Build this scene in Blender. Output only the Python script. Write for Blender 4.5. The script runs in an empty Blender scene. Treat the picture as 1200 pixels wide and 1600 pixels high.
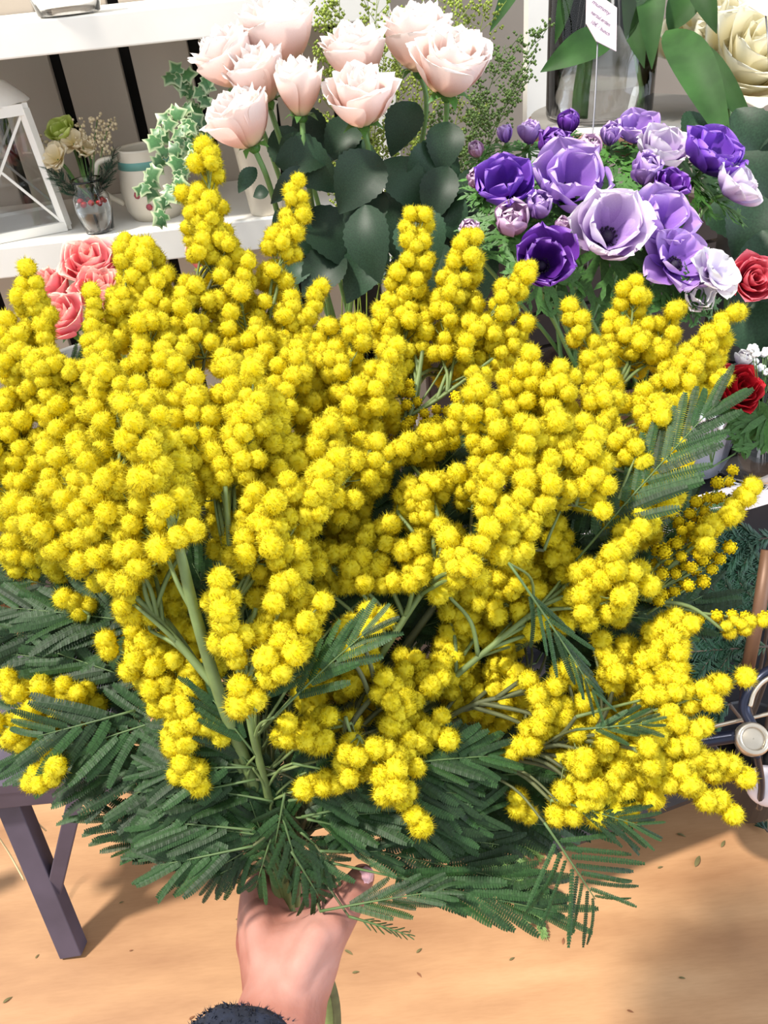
import bpy, bmesh, math, random
from mathutils import Vector, Matrix, Quaternion, noise

random.seed(11)
rnd = random.uniform
scene = bpy.context.scene
C = scene.collection

# ------------------------------------------------------------------ camera
F = 1280.0                      # focal length in pixels of the 1200x1600 frame
CAM = Vector((0, 0, 1.5))
PITCH, ROLL = math.radians(35), math.radians(6)
fwd = Vector((0, math.cos(PITCH), -math.sin(PITCH)))
r0 = Vector((1, 0, 0))
u0 = r0.cross(fwd)
RT = r0 * math.cos(ROLL) - u0 * math.sin(ROLL)
UP = r0 * math.sin(ROLL) + u0 * math.cos(ROLL)
cam = bpy.data.cameras.new('camera')
cam.sensor_fit = 'VERTICAL'
cam.sensor_height = 36
cam.lens = F / 1600 * 36
cam.clip_start = 0.02
camo = bpy.data.objects.new('camera', cam)
C.objects.link(camo)
camo.matrix_world = Matrix.Translation(CAM) @ Matrix((RT, UP, -fwd)).transposed().to_4x4()
scene.camera = camo

# ------------------------------------------------------------------ light
SUN_FROM = Vector((-0.62, -0.16, 1.22)).normalized()
world = bpy.data.worlds.new('World')
scene.world = world
world.use_nodes = True
bg = world.node_tree.nodes['Background']
bg.inputs[0].default_value = (0.90, 0.95, 1.0, 1)
bg.inputs[1].default_value = 0.86
sun = bpy.data.lights.new('sun', 'SUN')
sun.energy = 4.2
sun.angle = math.radians(5)
sun.color = (1.0, 0.94, 0.84)
suno = bpy.data.objects.new('sun', sun)
C.objects.link(suno)
suno.rotation_euler = (-SUN_FROM).to_track_quat('-Z', 'Y').to_euler()
suno.location = SUN_FROM * 4
win = bpy.data.lights.new('shop_window', 'AREA')      # cool daylight from the shop window on the right
win.shape = 'RECTANGLE'; win.size = 1.6; win.size_y = 1.8; win.energy = 26; win.color = (0.72, 0.82, 1.0)
wino = bpy.data.objects.new('shop_window', win); C.objects.link(wino)
wino.location = (2.4, -0.3, 1.5)
wino.rotation_euler = Vector((-1, 0.25, -0.15)).to_track_quat('-Z', 'Y').to_euler()
scene.view_settings.view_transform = 'Standard'
scene.view_settings.look = 'None'
scene.view_settings.gamma = 1
scene.view_settings.use_curve_mapping = False
scene.view_settings.exposure = 0.62

# ------------------------------------------------------------------ points
def ray(px, py):
    return fwd + RT * ((px - 600) / F) + UP * ((800 - py) / F)
def at(px, py, d):
    return CAM + ray(px, py) * d
def at_z(px, py, z):
    r = ray(px, py)
    return CAM + r * ((z - CAM.z) / r.z)
def at_y(px, py, y):
    r = ray(px, py)
    return CAM + r * (y / r.y)

def pix(p):
    v = Vector(p) - CAM; d = v.dot(fwd)
    return 600 + F * v.dot(RT) / d, 800 - F * v.dot(UP) / d, d
# ------------------------------------------------------------------ mesh helpers
WM = {}
class MB:
    def __init__(s):
        s.v, s.f, s.a = [], [], []
    def vert(s, p, a=0.0):
        s.v.append(Vector(p)); s.a.append(a); return len(s.v) - 1
    def face(s, *i):
        s.f.append(tuple(i))
    def box(s, c, size, rot=None):
        c = Vector(c); h = [x / 2 for x in size]
        k = []
        for z in (-1, 1):
            for x, y in ((-1, -1), (1, -1), (1, 1), (-1, 1)):
                p = Vector((x * h[0], y * h[1], z * h[2]))
                if rot is not None: p = rot @ p
                k.append(s.vert(c + p))
        for q in ((3, 2, 1, 0), (4, 5, 6, 7), (0, 1, 5, 4), (1, 2, 6, 5), (2, 3, 7, 6), (3, 0, 4, 7)):
            s.face(*[k[i] for i in q])
        return s
    def bar(s, p, q, w, h, up=(0, 0, 1)):
        p, q = Vector(p), Vector(q)
        d = (q - p); L = d.length; d.normalize()
        x = d.cross(Vector(up))
        if x.length < 1e-4: x = d.cross(Vector((1, 0, 0)))
        x.normalize(); y = d.cross(x)
        return s.box((p + q) / 2, (w, h, L), Matrix((x, -y, d)).transposed().to_3x3() if False else Matrix((x, y, d)).transposed())
    def tube(s, pts, rad, n=6, cap=True, a=None):
        pts = [Vector(p) for p in pts]
        if not hasattr(rad, '__len__'): rad = [rad] * len(pts)
        t0 = (pts[1] - pts[0]).normalized()
        nx = t0.orthogonal().normalized()
        rings = []
        for i, p in enumerate(pts):
            t = (pts[min(i + 1, len(pts) - 1)] - pts[max(i - 1, 0)])
            if t.length < 1e-9: t = t0
            t = t.normalized()
            nx = (nx - t * nx.dot(t))
            if nx.length < 1e-6: nx = t.orthogonal()
            nx.normalize(); ny = t.cross(nx)
            rings.append([s.vert(p + (nx * math.cos(k * 2 * math.pi / n) + ny * math.sin(k * 2 * math.pi / n)) * rad[i],
                                 i / (len(pts) - 1) if a is None else a) for k in range(n)])
        for A, B in zip(rings, rings[1:]):
            for k in range(n):
                s.face(A[k], A[(k + 1) % n], B[(k + 1) % n], B[k])
        if cap:
            s.face(*reversed(rings[0])); s.face(*rings[-1])
        return s
    def lathe(s, prof, n=32, base=(0, 0, 0), close=False):
        base = Vector(base); rings = []
        for r, z in prof:
            rings.append([s.vert(base + Vector((r * math.cos(k * 2 * math.pi / n), r * math.sin(k * 2 * math.pi / n), z))) for k in range(n)])
        if close: rings.append(rings[0])
        for A, B in zip(rings, rings[1:]):
            for k in range(n):
                s.face(A[k], A[(k + 1) % n], B[(k + 1) % n], B[k])
        return s
    def ball(s, c, r, n=6, m=4, sq=(1, 1, 1), a=0.0):
        c = Vector(c); top = s.vert(c + Vector((0, 0, r * sq[2])), a); rings = []
        for i in range(1, m):
            th = math.pi * i / m
            rings.append([s.vert(c + Vector((r * sq[0] * math.sin(th) * math.cos(2 * math.pi * k / n), r * sq[1] * math.sin(th) * math.sin(2 * math.pi * k / n), r * sq[2] * math.cos(th))), a) for k in range(n)])
        bot = s.vert(c - Vector((0, 0, r * sq[2])), a)
        for k in range(n):
            s.face(top, rings[0][k], rings[0][(k + 1) % n])
            s.face(bot, rings[-1][(k + 1) % n], rings[-1][k])
        for A, B in zip(rings, rings[1:]):
            for k in range(n):
                s.face(A[k], B[k], B[(k + 1) % n], A[(k + 1) % n])
        return s
    def mesh(s, name, mat, smooth=True, inv=None):
        me = bpy.data.meshes.new(name)
        me.from_pydata([(inv @ p) if inv is not None else p for p in s.v], [], s.f)
        if any(s.a):
            at_ = me.attributes.new('pv', 'FLOAT', 'POINT')
            at_.data.foreach_set('value', s.a)
        if mat: me.materials.append(mat)
        if smooth: me.polygons.foreach_set('use_smooth', [True] * len(me.polygons))
        return me
    def build(s, name, mat, parent=None, smooth=True, local=False):
        """one mesh object; vertices in world space (or in the parent's own space with local=True)"""
        inv = None
        if parent is not None and not local: inv = WM[parent.name].inverted()
        elif parent is None and not local:
            o = s.v[0].copy()
            c = sum(s.v, Vector()) / len(s.v)
            c.z = min(p.z for p in s.v)
            inv = Matrix.Translation(-c)
        ob = bpy.data.objects.new(name, s.mesh(name, mat, smooth, inv))
        C.objects.link(ob)
        if parent is not None:
            ob.parent = parent; WM[ob.name] = WM[parent.name]
        else:
            ob.matrix_world = inv.inverted() if inv is not None else Matrix()
            WM[ob.name] = ob.matrix_world.copy()
        return ob

def tag(o, label, cat=None, group=None, kind=None):
    if label: o['label'] = label
    if cat: o['category'] = cat
    if group: o['group'] = group
    if kind: o['kind'] = kind
    return o
def thing(name, label, cat, loc=(0, 0, 0), rot=None, scale=1.0, group=None):
    o = bpy.data.objects.new(name, None)
    o.empty_display_size = 0.02
    C.objects.link(o)
    q = rot if rot is not None else Quaternion()
    o.rotation_mode = 'QUATERNION'
    o.location = loc; o.rotation_quaternion = q; o.scale = (scale,) * 3
    WM[o.name] = Matrix.LocRotScale(Vector(loc), q, Vector((scale,) * 3))
    return tag(o, label, cat, group)
def inst(name, me, parent, loc=(0, 0, 0), rot=None, scale=1.0, wloc=False):
    """an object that shares mesh data, placed in its parent's space"""
    o = bpy.data.objects.new(name, me)
    C.objects.link(o)
    o.rotation_mode = 'QUATERNION'
    if rot is not None: o.rotation_quaternion = rot
    o.location = (WM[parent.name].inverted() @ Vector(loc)) if wloc else loc
    o.scale = (scale,) * 3 if not hasattr(scale, '__len__') else scale
    o.parent = parent
    return o
def struct(o):
    o['kind'] = 'structure'; return o
def frame_q(z, x=None):
    z = Vector(z).normalized()
    x = Vector(x) if x is not None else z.orthogonal()
    x = (x - z * x.dot(z)).normalized()
    y = z.cross(x)
    return Matrix((x, y, z)).transposed().to_quaternion()
def bez(pts, n=10):
    """smooth polyline through control points (Catmull-Rom)"""
    p = [Vector(q) for q in pts]
    if len(p) == 2: return [p[0].lerp(p[1], i / n) for i in range(n + 1)]
    p = [p[0] * 2 - p[1]] + p + [p[-1] * 2 - p[-2]]
    out = []
    for i in range(1, len(p) - 2):
        a, b, c, d = p[i - 1], p[i], p[i + 1], p[i + 2]
        for k in range(n):
            t = k / n
            out.append(0.5 * ((2 * b) + (c - a) * t + (2 * a - 5 * b + 4 * c - d) * t * t + (3 * b - a - 3 * c + d) * t ** 3))
    out.append(p[-2])
    return out

# ------------------------------------------------------------------ materials
def srgb(r, g, b):
    f = lambda c: (c / 255 / 12.92) if c / 255 <= 0.04045 else ((c / 255 + 0.055) / 1.055) ** 2.4
    return (f(r), f(g), f(b), 1)
def nodes(name):
    m = bpy.data.materials.new(name); m.use_nodes = True
    nt = m.node_tree
    return m, nt, nt.nodes['Principled BSDF']
def ramp(nt, src, stops, interp='LINEAR'):
    r = nt.nodes.new('ShaderNodeValToRGB')
    r.color_ramp.interpolation = interp
    e = r.color_ramp.elements
    while len(e) < len(stops): e.new(0.5)
    for el, (p, c) in zip(e, stops): el.position = p; el.color = c
    nt.links.new(src, r.inputs[0])
    return r
def noise_node(nt, scale, detail=4, stretch=None):
    tc = nt.nodes.new('ShaderNodeTexCoord')
    n = nt.nodes.new('ShaderNodeTexNoise'); n.inputs['Scale'].default_value = scale; n.inputs['Detail'].default_value = detail
    if stretch:
        mp = nt.nodes.new('ShaderNodeMapping'); mp.inputs['Scale'].default_value = stretch
        nt.links.new(tc.outputs['Object'], mp.inputs[0]); nt.links.new(mp.outputs[0], n.inputs['Vector'])
    else:
        nt.links.new(tc.outputs['Object'], n.inputs['Vector'])
    return n
def plain(name, col, rough=0.6, var=0.12, scale=30, metal=0.0, bump=0.0, spec=0.5, vary_obj=0.0, stretch=None):
    m, nt, b = nodes(name)
    n = noise_node(nt, scale, 5, stretch)
    lo = tuple(max(0, c * (1 - var)) for c in col[:3]) + (1,)
    hi = tuple(min(1, c * (1 + var)) for c in col[:3]) + (1,)
    r = ramp(nt, n.outputs['Fac'], [(0.3, lo), (0.7, hi)])
    out = r.outputs[0]
    if vary_obj:
        oi = nt.nodes.new('ShaderNodeObjectInfo')
        mr = nt.nodes.new('ShaderNodeMapRange'); mr.inputs[3].default_value = 1 - vary_obj; mr.inputs[4].default_value = 1 + vary_obj
        nt.links.new(oi.outputs['Random'], mr.inputs[0])
        hs = nt.nodes.new('ShaderNodeHueSaturation')
        nt.links.new(mr.outputs[0], hs.inputs['Value']); nt.links.new(out, hs.inputs['Color'])
        out = hs.outputs[0]
    nt.links.new(out, b.inputs['Base Color'])
    b.inputs['Roughness'].default_value = rough
    b.inputs['Metallic'].default_value = metal
    b.inputs['Specular IOR Level'].default_value = spec
    if bump:
        bp = nt.nodes.new('ShaderNodeBump'); bp.inputs['Strength'].default_value = bump; bp.inputs['Distance'].default_value = 0.002
        nt.links.new(n.outputs['Fac'], bp.inputs['Height']); nt.links.new(bp.outputs[0], b.inputs['Normal'])
    return m
def petal_mat(name, stops, rough=0.55, trans=0.35, veins=0.0, sat=1.0):
    """petal colour from its foot (0) to its rim (1), thin enough for light to pass"""
    m, nt, b = nodes(name)
    a = nt.nodes.new('ShaderNodeAttribute'); a.attribute_name = 'pv'
    n = noise_node(nt, 40, 3)
    ad = nt.nodes.new('ShaderNodeMath'); ad.operation = 'MULTIPLY_ADD'; ad.inputs[1].default_value = 0.22; ad.inputs[2].default_value = -0.11
    nt.links.new(n.outputs['Fac'], ad.inputs[0])
    sm = nt.nodes.new('ShaderNodeMath'); sm.operation = 'ADD'
    nt.links.new(a.outputs['Fac'], sm.inputs[0]); nt.links.new(ad.outputs[0], sm.inputs[1])
    r = ramp(nt, sm.outputs[0], stops)
    oi = nt.nodes.new('ShaderNodeObjectInfo')
    mr = nt.nodes.new('ShaderNodeMapRange'); mr.inputs[3].default_value = 0.9; mr.inputs[4].default_value = 1.08
    nt.links.new(oi.outputs['Random'], mr.inputs[0])
    hs = nt.nodes.new('ShaderNodeHueSaturation'); hs.inputs['Saturation'].default_value = sat
    nt.links.new(mr.outputs[0], hs.inputs['Value']); nt.links.new(r.outputs[0], hs.inputs['Color'])
    nt.links.new(hs.outputs[0], b.inputs['Base Color'])
    b.inputs['Roughness'].default_value = rough
    b.inputs['Specular IOR Level'].default_value = 0.25
    tr = nt.nodes.new('ShaderNodeBsdfTranslucent'); nt.links.new(hs.outputs[0], tr.inputs['Color'])
    mx = nt.nodes.new('ShaderNodeMixShader'); mx.inputs[0].default_value = trans
    nt.links.new(b.outputs[0], mx.inputs[1]); nt.links.new(tr.outputs[0], mx.inputs[2])
    nt.links.new(mx.outputs[0], nt.nodes['Material Output'].inputs['Surface'])
    return m
def leaf_mat(name, col, rough=0.45, trans=0.18, vary=0.25, spec=0.4, edge=None):
    m, nt, b = nodes(name)
    n = noise_node(nt, 25, 3)
    lo = tuple(c * 0.75 for c in col[:3]) + (1,); hi = tuple(min(1, c * 1.3) for c in col[:3]) + (1,)
    r = ramp(nt, n.outputs['Fac'], [(0.3, lo), (0.7, hi)])
    out = r.outputs[0]
    if edge:
        a = nt.nodes.new('ShaderNodeAttribute'); a.attribute_name = 'pv'
        rr = ramp(nt, a.outputs['Fac'], [(0.55, (0, 0, 0, 1)), (0.85, (1, 1, 1, 1))])
        mm = nt.nodes.new('ShaderNodeMixRGB'); mm.inputs[2].default_value = edge
        nt.links.new(rr.outputs[0], mm.inputs[0]); nt.links.new(out, mm.inputs[1]); out = mm.outputs[0]
    oi = nt.nodes.new('ShaderNodeObjectInfo')
    mr = nt.nodes.new('ShaderNodeMapRange'); mr.inputs[3].default_value = 1 - vary; mr.inputs[4].default_value = 1 + vary
    nt.links.new(oi.outputs['Random'], mr.inputs[0])
    hs = nt.nodes.new('ShaderNodeHueSaturation')
    nt.links.new(mr.outputs[0], hs.inputs['Value']); nt.links.new(out, hs.inputs['Color'])
    nt.links.new(hs.outputs[0], b.inputs['Base Color'])
    b.inputs['Roughness'].default_value = rough
    b.inputs['Specular IOR Level'].default_value = spec
    if trans:
        tr = nt.nodes.new('ShaderNodeBsdfTranslucent'); nt.links.new(hs.outputs[0], tr.inputs['Color'])
        mx = nt.nodes.new('ShaderNodeMixShader'); mx.inputs[0].default_value = trans
        nt.links.new(b.outputs[0], mx.inputs[1]); nt.links.new(tr.outputs[0], mx.inputs[2])
        nt.links.new(mx.outputs[0], nt.nodes['Material Output'].inputs['Surface'])
    return m
def glass_mat(name, col=(1, 1, 1, 1), rough=0.02, ior=1.45):
    m, nt, b = nodes(name)
    n = noise_node(nt, 12, 2)
    r = ramp(nt, n.outputs['Fac'], [(0.3, tuple(c * 0.97 for c in col[:3]) + (1,)), (0.7, col)])
    nt.links.new(r.outputs[0], b.inputs['Base Color'])
    b.inputs['Transmission Weight'].default_value = 1
    b.inputs['Roughness'].default_value = rough
    b.inputs['IOR'].default_value = ior
    return m
def fluff_mat(name, inner, outer, trans=0.35):
    """spherical flower head: deeper colour at its heart, paler at the stamen tips; shading follows the ball's own roundness"""
    m, nt, b = nodes(name)
    nt.nodes.remove(b)
    tc = nt.nodes.new('ShaderNodeTexCoord')
    ln = nt.nodes.new('ShaderNodeVectorMath'); ln.operation = 'LENGTH'
    nt.links.new(tc.outputs['Object'], ln.inputs[0])
    r = ramp(nt, ln.outputs['Value'], [(0.60, inner), (1.0, outer)])
    oi = nt.nodes.new('ShaderNodeObjectInfo')
    mr = nt.nodes.new('ShaderNodeMapRange'); mr.inputs[3].default_value = 0.92; mr.inputs[4].default_value = 1.0
    nt.links.new(oi.outputs['Random'], mr.inputs[0])
    hs = nt.nodes.new('ShaderNodeHueSaturation')
    nt.links.new(mr.outputs[0], hs.inputs['Value']); nt.links.new(r.outputs[0], hs.inputs['Color'])
    vt = nt.nodes.new('ShaderNodeVectorTransform'); vt.vector_type = 'NORMAL'; vt.convert_from = 'OBJECT'; vt.convert_to = 'WORLD'
    nt.links.new(tc.outputs['Object'], vt.inputs[0])
    nm = nt.nodes.new('ShaderNodeVectorMath'); nm.operation = 'NORMALIZE'
    nt.links.new(vt.outputs[0], nm.inputs[0])
    df = nt.nodes.new('ShaderNodeBsdfDiffuse'); tr = nt.nodes.new('ShaderNodeBsdfTranslucent')
    for s in (df, tr):
        nt.links.new(hs.outputs[0], s.inputs['Color'])
    nt.links.new(nm.outputs[0], df.inputs['Normal'])
    mx = nt.nodes.new('ShaderNodeMixShader'); mx.inputs[0].default_value = trans
    nt.links.new(df.outputs[0], mx.inputs[1]); nt.links.new(tr.outputs[0], mx.inputs[2])
    nt.links.new(mx.outputs[0], nt.nodes['Material Output'].inputs['Surface'])
    return m

M = {}
M['bloom'] = fluff_mat('mimosa_bloom', (1.0, 0.81, 0.005, 1), (1.0, 0.90, 0.085, 1), 0.52)
M['bud'] = fluff_mat('mimosa_bud', (0.62, 0.46, 0.01, 1), (0.88, 0.66, 0.02, 1), 0.15)
M['rachis'] = plain('mimosa_leaf_stalk', (0.07, 0.12, 0.035, 1), 0.6, 0.25, 60)
M['twig'] = plain('mimosa_twig', (0.13, 0.18, 0.055, 1), 0.6, 0.25, 60)
M['woody'] = plain('mimosa_woody_stem', (0.075, 0.085, 0.032, 1), 0.7, 0.35, 60, bump=0.4)
M['pinna'] = leaf_mat('mimosa_leaf', (0.016, 0.046, 0.011), 0.55, 0.10, 0.45, 0.3)
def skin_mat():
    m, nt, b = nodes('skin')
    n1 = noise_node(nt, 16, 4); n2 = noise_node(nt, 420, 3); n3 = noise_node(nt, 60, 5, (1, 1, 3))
    r = ramp(nt, n1.outputs['Fac'], [(0.34, srgb(132, 74, 62)), (0.52, srgb(154, 102, 88)), (0.68, srgb(170, 124, 112))])  # skin tones darkened to stand in for the bouquet's shade on the hand
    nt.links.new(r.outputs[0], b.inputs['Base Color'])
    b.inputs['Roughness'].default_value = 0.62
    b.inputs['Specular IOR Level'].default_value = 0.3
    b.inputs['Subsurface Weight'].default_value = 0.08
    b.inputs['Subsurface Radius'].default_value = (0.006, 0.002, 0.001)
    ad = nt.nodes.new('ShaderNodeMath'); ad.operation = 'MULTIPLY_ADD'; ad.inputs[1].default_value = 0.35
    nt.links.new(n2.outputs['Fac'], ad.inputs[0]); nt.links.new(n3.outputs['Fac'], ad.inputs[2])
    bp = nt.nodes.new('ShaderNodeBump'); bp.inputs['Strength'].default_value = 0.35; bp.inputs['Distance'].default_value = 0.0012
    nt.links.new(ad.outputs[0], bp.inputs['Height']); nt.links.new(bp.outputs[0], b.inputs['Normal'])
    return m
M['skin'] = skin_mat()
M['nail'] = plain('nail', srgb(225, 175, 185), 0.2, 0.04, 20)
M['navy'] = plain('navy_wool', srgb(22, 28, 45), 0.95, 0.4, 160, bump=0.8)
M['white_paint'] = plain('white_paint', srgb(236, 232, 224), 0.5, 0.05, 8)
M['plank_paint'] = plain('worn_white_plank', srgb(180, 167, 152), 0.7, 0.07, 6, bump=0.15, stretch=(1, 1, 0.15))
M['dark_gap'] = plain('dark_backing', srgb(40, 36, 34), 0.9, 0.2, 8)
M['wall'] = plain('wall_plaster', srgb(146, 137, 127), 0.9, 0.06, 3, bump=0.1)
M['rose_stem'] = plain('rose_stem', (0.10, 0.20, 0.05, 1), 0.5, 0.25, 60)
M['rose_leaf'] = leaf_mat('rose_leaf', (0.016, 0.042, 0.02), 0.5, 0.08, 0.4, 0.3)
M['lily_leaf'] = leaf_mat('lily_leaf', (0.026, 0.075, 0.016), 0.6, 0.2, 0.3, 0.25)
M['frill'] = leaf_mat('anemone_leaf', (0.06, 0.17, 0.03), 0.5, 0.2, 0.3)
M['ivy'] = leaf_mat('ivy_leaf', (0.06, 0.17, 0.05), 0.4, 0.15, 0.25, 0.5, edge=(0.42, 0.5, 0.28, 1))
M['glass'] = glass_mat('clear_glass')
M['water'] = glass_mat('water', (0.97, 0.99, 0.97, 1), 0.0, 1.33)
# ================================================================== the setting
def floor_mat():
    m, nt, b = nodes('pale_wood_floor')
    n1 = noise_node(nt, 2.2, 5, (1, 5, 1)); n2 = noise_node(nt, 1.3, 3); n3 = noise_node(nt, 40, 4, (1, 7, 1))
    r = ramp(nt, n1.outputs['Fac'], [(0.3, srgb(145, 104, 70)), (0.55, srgb(169, 128, 90)), (0.75, srgb(184, 144, 105))])
    r2 = ramp(nt, n2.outputs['Fac'], [(0.35, (0.80, 0.76, 0.72, 1)), (0.6, (1, 1, 1, 1))])
    mx = nt.nodes.new('ShaderNodeMixRGB'); mx.blend_type = 'MULTIPLY'; mx.inputs[0].default_value = 0.8
    nt.links.new(r.outputs[0], mx.inputs[1]); nt.links.new(r2.outputs[0], mx.inputs[2])
    r3 = ramp(nt, n3.outputs['Fac'], [(0.35, (0.9, 0.88, 0.85, 1)), (0.6, (1, 1, 1, 1))])
    m2 = nt.nodes.new('ShaderNodeMixRGB'); m2.blend_type = 'MULTIPLY'; m2.inputs[0].default_value = 0.6
    nt.links.new(mx.outputs[0], m2.inputs[1]); nt.links.new(r3.outputs[0], m2.inputs[2])
    nt.links.new(m2.outputs[0], b.inputs['Base Color'])
    b.inputs['Roughness'].default_value = 0.5
    return m
mb = MB(); mb.box((0.2, 1.0, -0.02), (5.2, 4.4, 0.04))
tag(struct(mb.build('floor', floor_mat(), smooth=False)), 'pale worn wooden shop floor with scattered leaf bits')
mb = MB(); mb.box((0.2, 2.62, 1.3), (5.2, 0.06, 2.6))
tag(struct(mb.build('wall_back', M['wall'], smooth=False)), 'plain beige wall behind the flower displays')

# ---- white shelf unit with plank back
SY = 1.72                                   # front edge of the shelves
zl = at_y(150, 372, SY).z; zu = at_y(150, 22, SY).z
shelf = thing('plank_shelf', 'white shelf unit backed by grey-white planks with dark gaps', 'shelf', (-0.75, SY + 0.3, 0), Quaternion((0, 0, 1), math.radians(1.5)))
SW = 1.62
SX = -0.75
def shelf_box(name, c, size, mat):
    m = MB(); m.box(c, size); o = m.build(name, mat, shelf, smooth=False, local=True)
    bv = o.modifiers.new('bevel', 'BEVEL'); bv.width = 0.003; bv.segments = 2
    return o
for z, hh in ((zl, 0.062), (zu, 0.055), (0.35, 0.05)):
    shelf_box('shelf_board', (0, -0.115, z - hh / 2), (SW, 0.37, hh), M['white_paint'])
shelf_box('backing', (0, 0.14, 0.9), (SW, 0.012, 1.8), M['dark_gap'])
pk = 0.128; gap = 0.026
x = -SW / 2 + 0.03
while x + pk < SW / 2:
    shelf_box('back_plank', (x + pk / 2, 0.085, 0.9), (pk, 0.022, 1.8), M['plank_paint'])
    x += pk + gap
for sx in (-1, 1):
    shelf_box('side_post', (sx * (SW / 2 + 0.02), -0.1, 0.9), (0.04, 0.40, 1.8), M['white_paint'])

# ---- white window trim and bright sill at the back
mb = MB(); a = at_y(838, 95, 2.1)
mb.box((a.x, 2.1, 1.1), (0.05, 0.05, 2.2))
tag(struct(mb.build('trim_1', M['white_paint'], smooth=False)), 'white painted upright post between shelf and lily vase')

# ---- display bench that carries the rose buckets (behind the bouquet)
M['bench'] = plain('dark_bench', srgb(74, 62, 54), 0.7, 0.2, 12)
bench = thing('display_bench', 'dark low bench carrying the rose buckets behind the mimosa', 'bench', (-0.2, 1.36, 0))
def bxp(name, c, size, mat, par, smooth=False):
    m = MB(); m.box(c, size); return m.build(name, mat, par, smooth)
bxp('bench_top', (-0.3, 1.36, 0.70), (0.76, 0.34, 0.04), M['bench'], bench)
for sx in (-0.64, 0.04):
    for sy in (1.22, 1.50):
        bxp('leg', (sx, sy, 0.34), (0.05, 0.05, 0.68), M['bench'], bench)

# ---- white metal display stand with perforated rim (on the right)
M['metal_white'] = plain('white_metal', srgb(226, 222, 222), 0.4, 0.05, 10)
M['metal_dark'] = plain('dark_metal', srgb(38, 36, 40), 0.5, 0.2, 20)
ZS = 0.85
e0 = at_z(1050, 800, ZS); e1 = at_z(1200, 757, ZS)
ed = (e1 - e0).normalized(); en = Vector((-ed.y, ed.x, 0))
if en.y < 0: en = -en
eA = e0 - ed * 0.16; eB = e1 + ed * 0.75
stand = thing('flower_stand', 'white metal flower stand with a pierced rim under the red rose vase', 'stand', ((eA + eB) / 2 + en * 0.2).to_tuple()[:2] + (0,))
R3 = Matrix((ed, en, Vector((0, 0, 1)))).transposed()
Ls = (eB - eA).length
mb = MB(); mb.box((eA + eB) / 2 + en * 0.23 + Vector((0, 0, -0.012)), (Ls, 0.46, 0.012), R3); mb.build('tray', M['metal_dark'], stand, False)
mb = MB()
nh = 56                                       # rim with a real row of slots
zt, zb = ZS + 0.012, ZS - 0.028
for k in range(nh):
    p = eA + ed * (Ls * k / nh); p.z = 0
    q = eA + ed * (Ls * (k + 1) / nh); q.z = 0
    mb.bar(p + Vector((0, 0, ZS - 0.008)), q + Vector((0, 0, ZS + 0.006)), 0.0022, 0.002, en)
    mb.bar(q + Vector((0, 0, ZS - 0.008)), p + Vector((0, 0, ZS + 0.006)), 0.0022, 0.002, en)
a0 = eA.copy(); a1 = eB.copy(); a0.z = a1.z = ZS + 0.010
mb.box((a0 + a1) / 2, (Ls, 0.003, 0.008), R3)
mb.box((a0 + a1) / 2 - Vector((0, 0, 0.030)), (Ls, 0.003, 0.026), R3)
mb.build('pierced_rim', M['metal_white'], stand, False)
for t, dn in ((0.03, 0.30), (0.99, 0.03), (0.03, 0.43), (0.99, 0.43)):
    p = eA + ed * (Ls * t) + en * dn; p.z = 0
    mb = MB(); mb.tube([p, p + Vector((0, 0, ZS - 0.02))], 0.011, 8); mb.build('leg', M['metal_dark'], stand)
mb = MB(); mb.box((eA + eB) / 2 + en * 0.23 + Vector((0, 0, 0.16 - ZS)), (Ls, 0.46, 0.012), R3); mb.build('lower_tray', M['metal_dark'], stand, False)
mb = MB(); mb.box((eA + eB) / 2 + en * 0.452 + Vector((0, 0, 0.45 - ZS)), (Ls, 0.012, 0.78), R3); mb.build('rear_panel', M['metal_dark'], stand, False)

# ---- slatted dark crate behind the anemones
M['crate'] = plain('dark_crate_wood', srgb(58, 44, 36), 0.8, 0.25, 10, bump=0.2, stretch=(0.3, 1, 1))
crd = (eB - eA).normalized()
cc0 = eA + en * 0.33; cc0.z = ZS
crate = thing('wooden_crate', 'dark brown slatted crate standing behind the anemones', 'crate', cc0 + ed * 0.21)
for k in range(5):
    m_ = MB(); m_.box(cc0 + ed * 0.21 + Vector((0, 0, 0.028 + 0.056 * k)), (0.44, 0.014, 0.050), R3); m_.build('slat', M['crate'], crate, False)
    m_ = MB(); m_.box(cc0 + ed * 0.21 + en * 0.12 + Vector((0, 0, 0.028 + 0.056 * k)), (0.44, 0.014, 0.050), R3); m_.build('slat', M['crate'], crate, False)
for t_ in (0.0, 0.42):
    m_ = MB(); m_.box(cc0 + ed * t_ + en * 0.06 + Vector((0, 0, 0.14)), (0.014, 0.106, 0.28), R3); m_.build('end_board', M['crate'], crate, False)
m_ = MB(); m_.box(cc0 + ed * 0.21 + en * 0.06 + Vector((0, 0, 0.008)), (0.40, 0.106, 0.012), R3); m_.build('bottom_board', M['crate'], crate, False)

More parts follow.
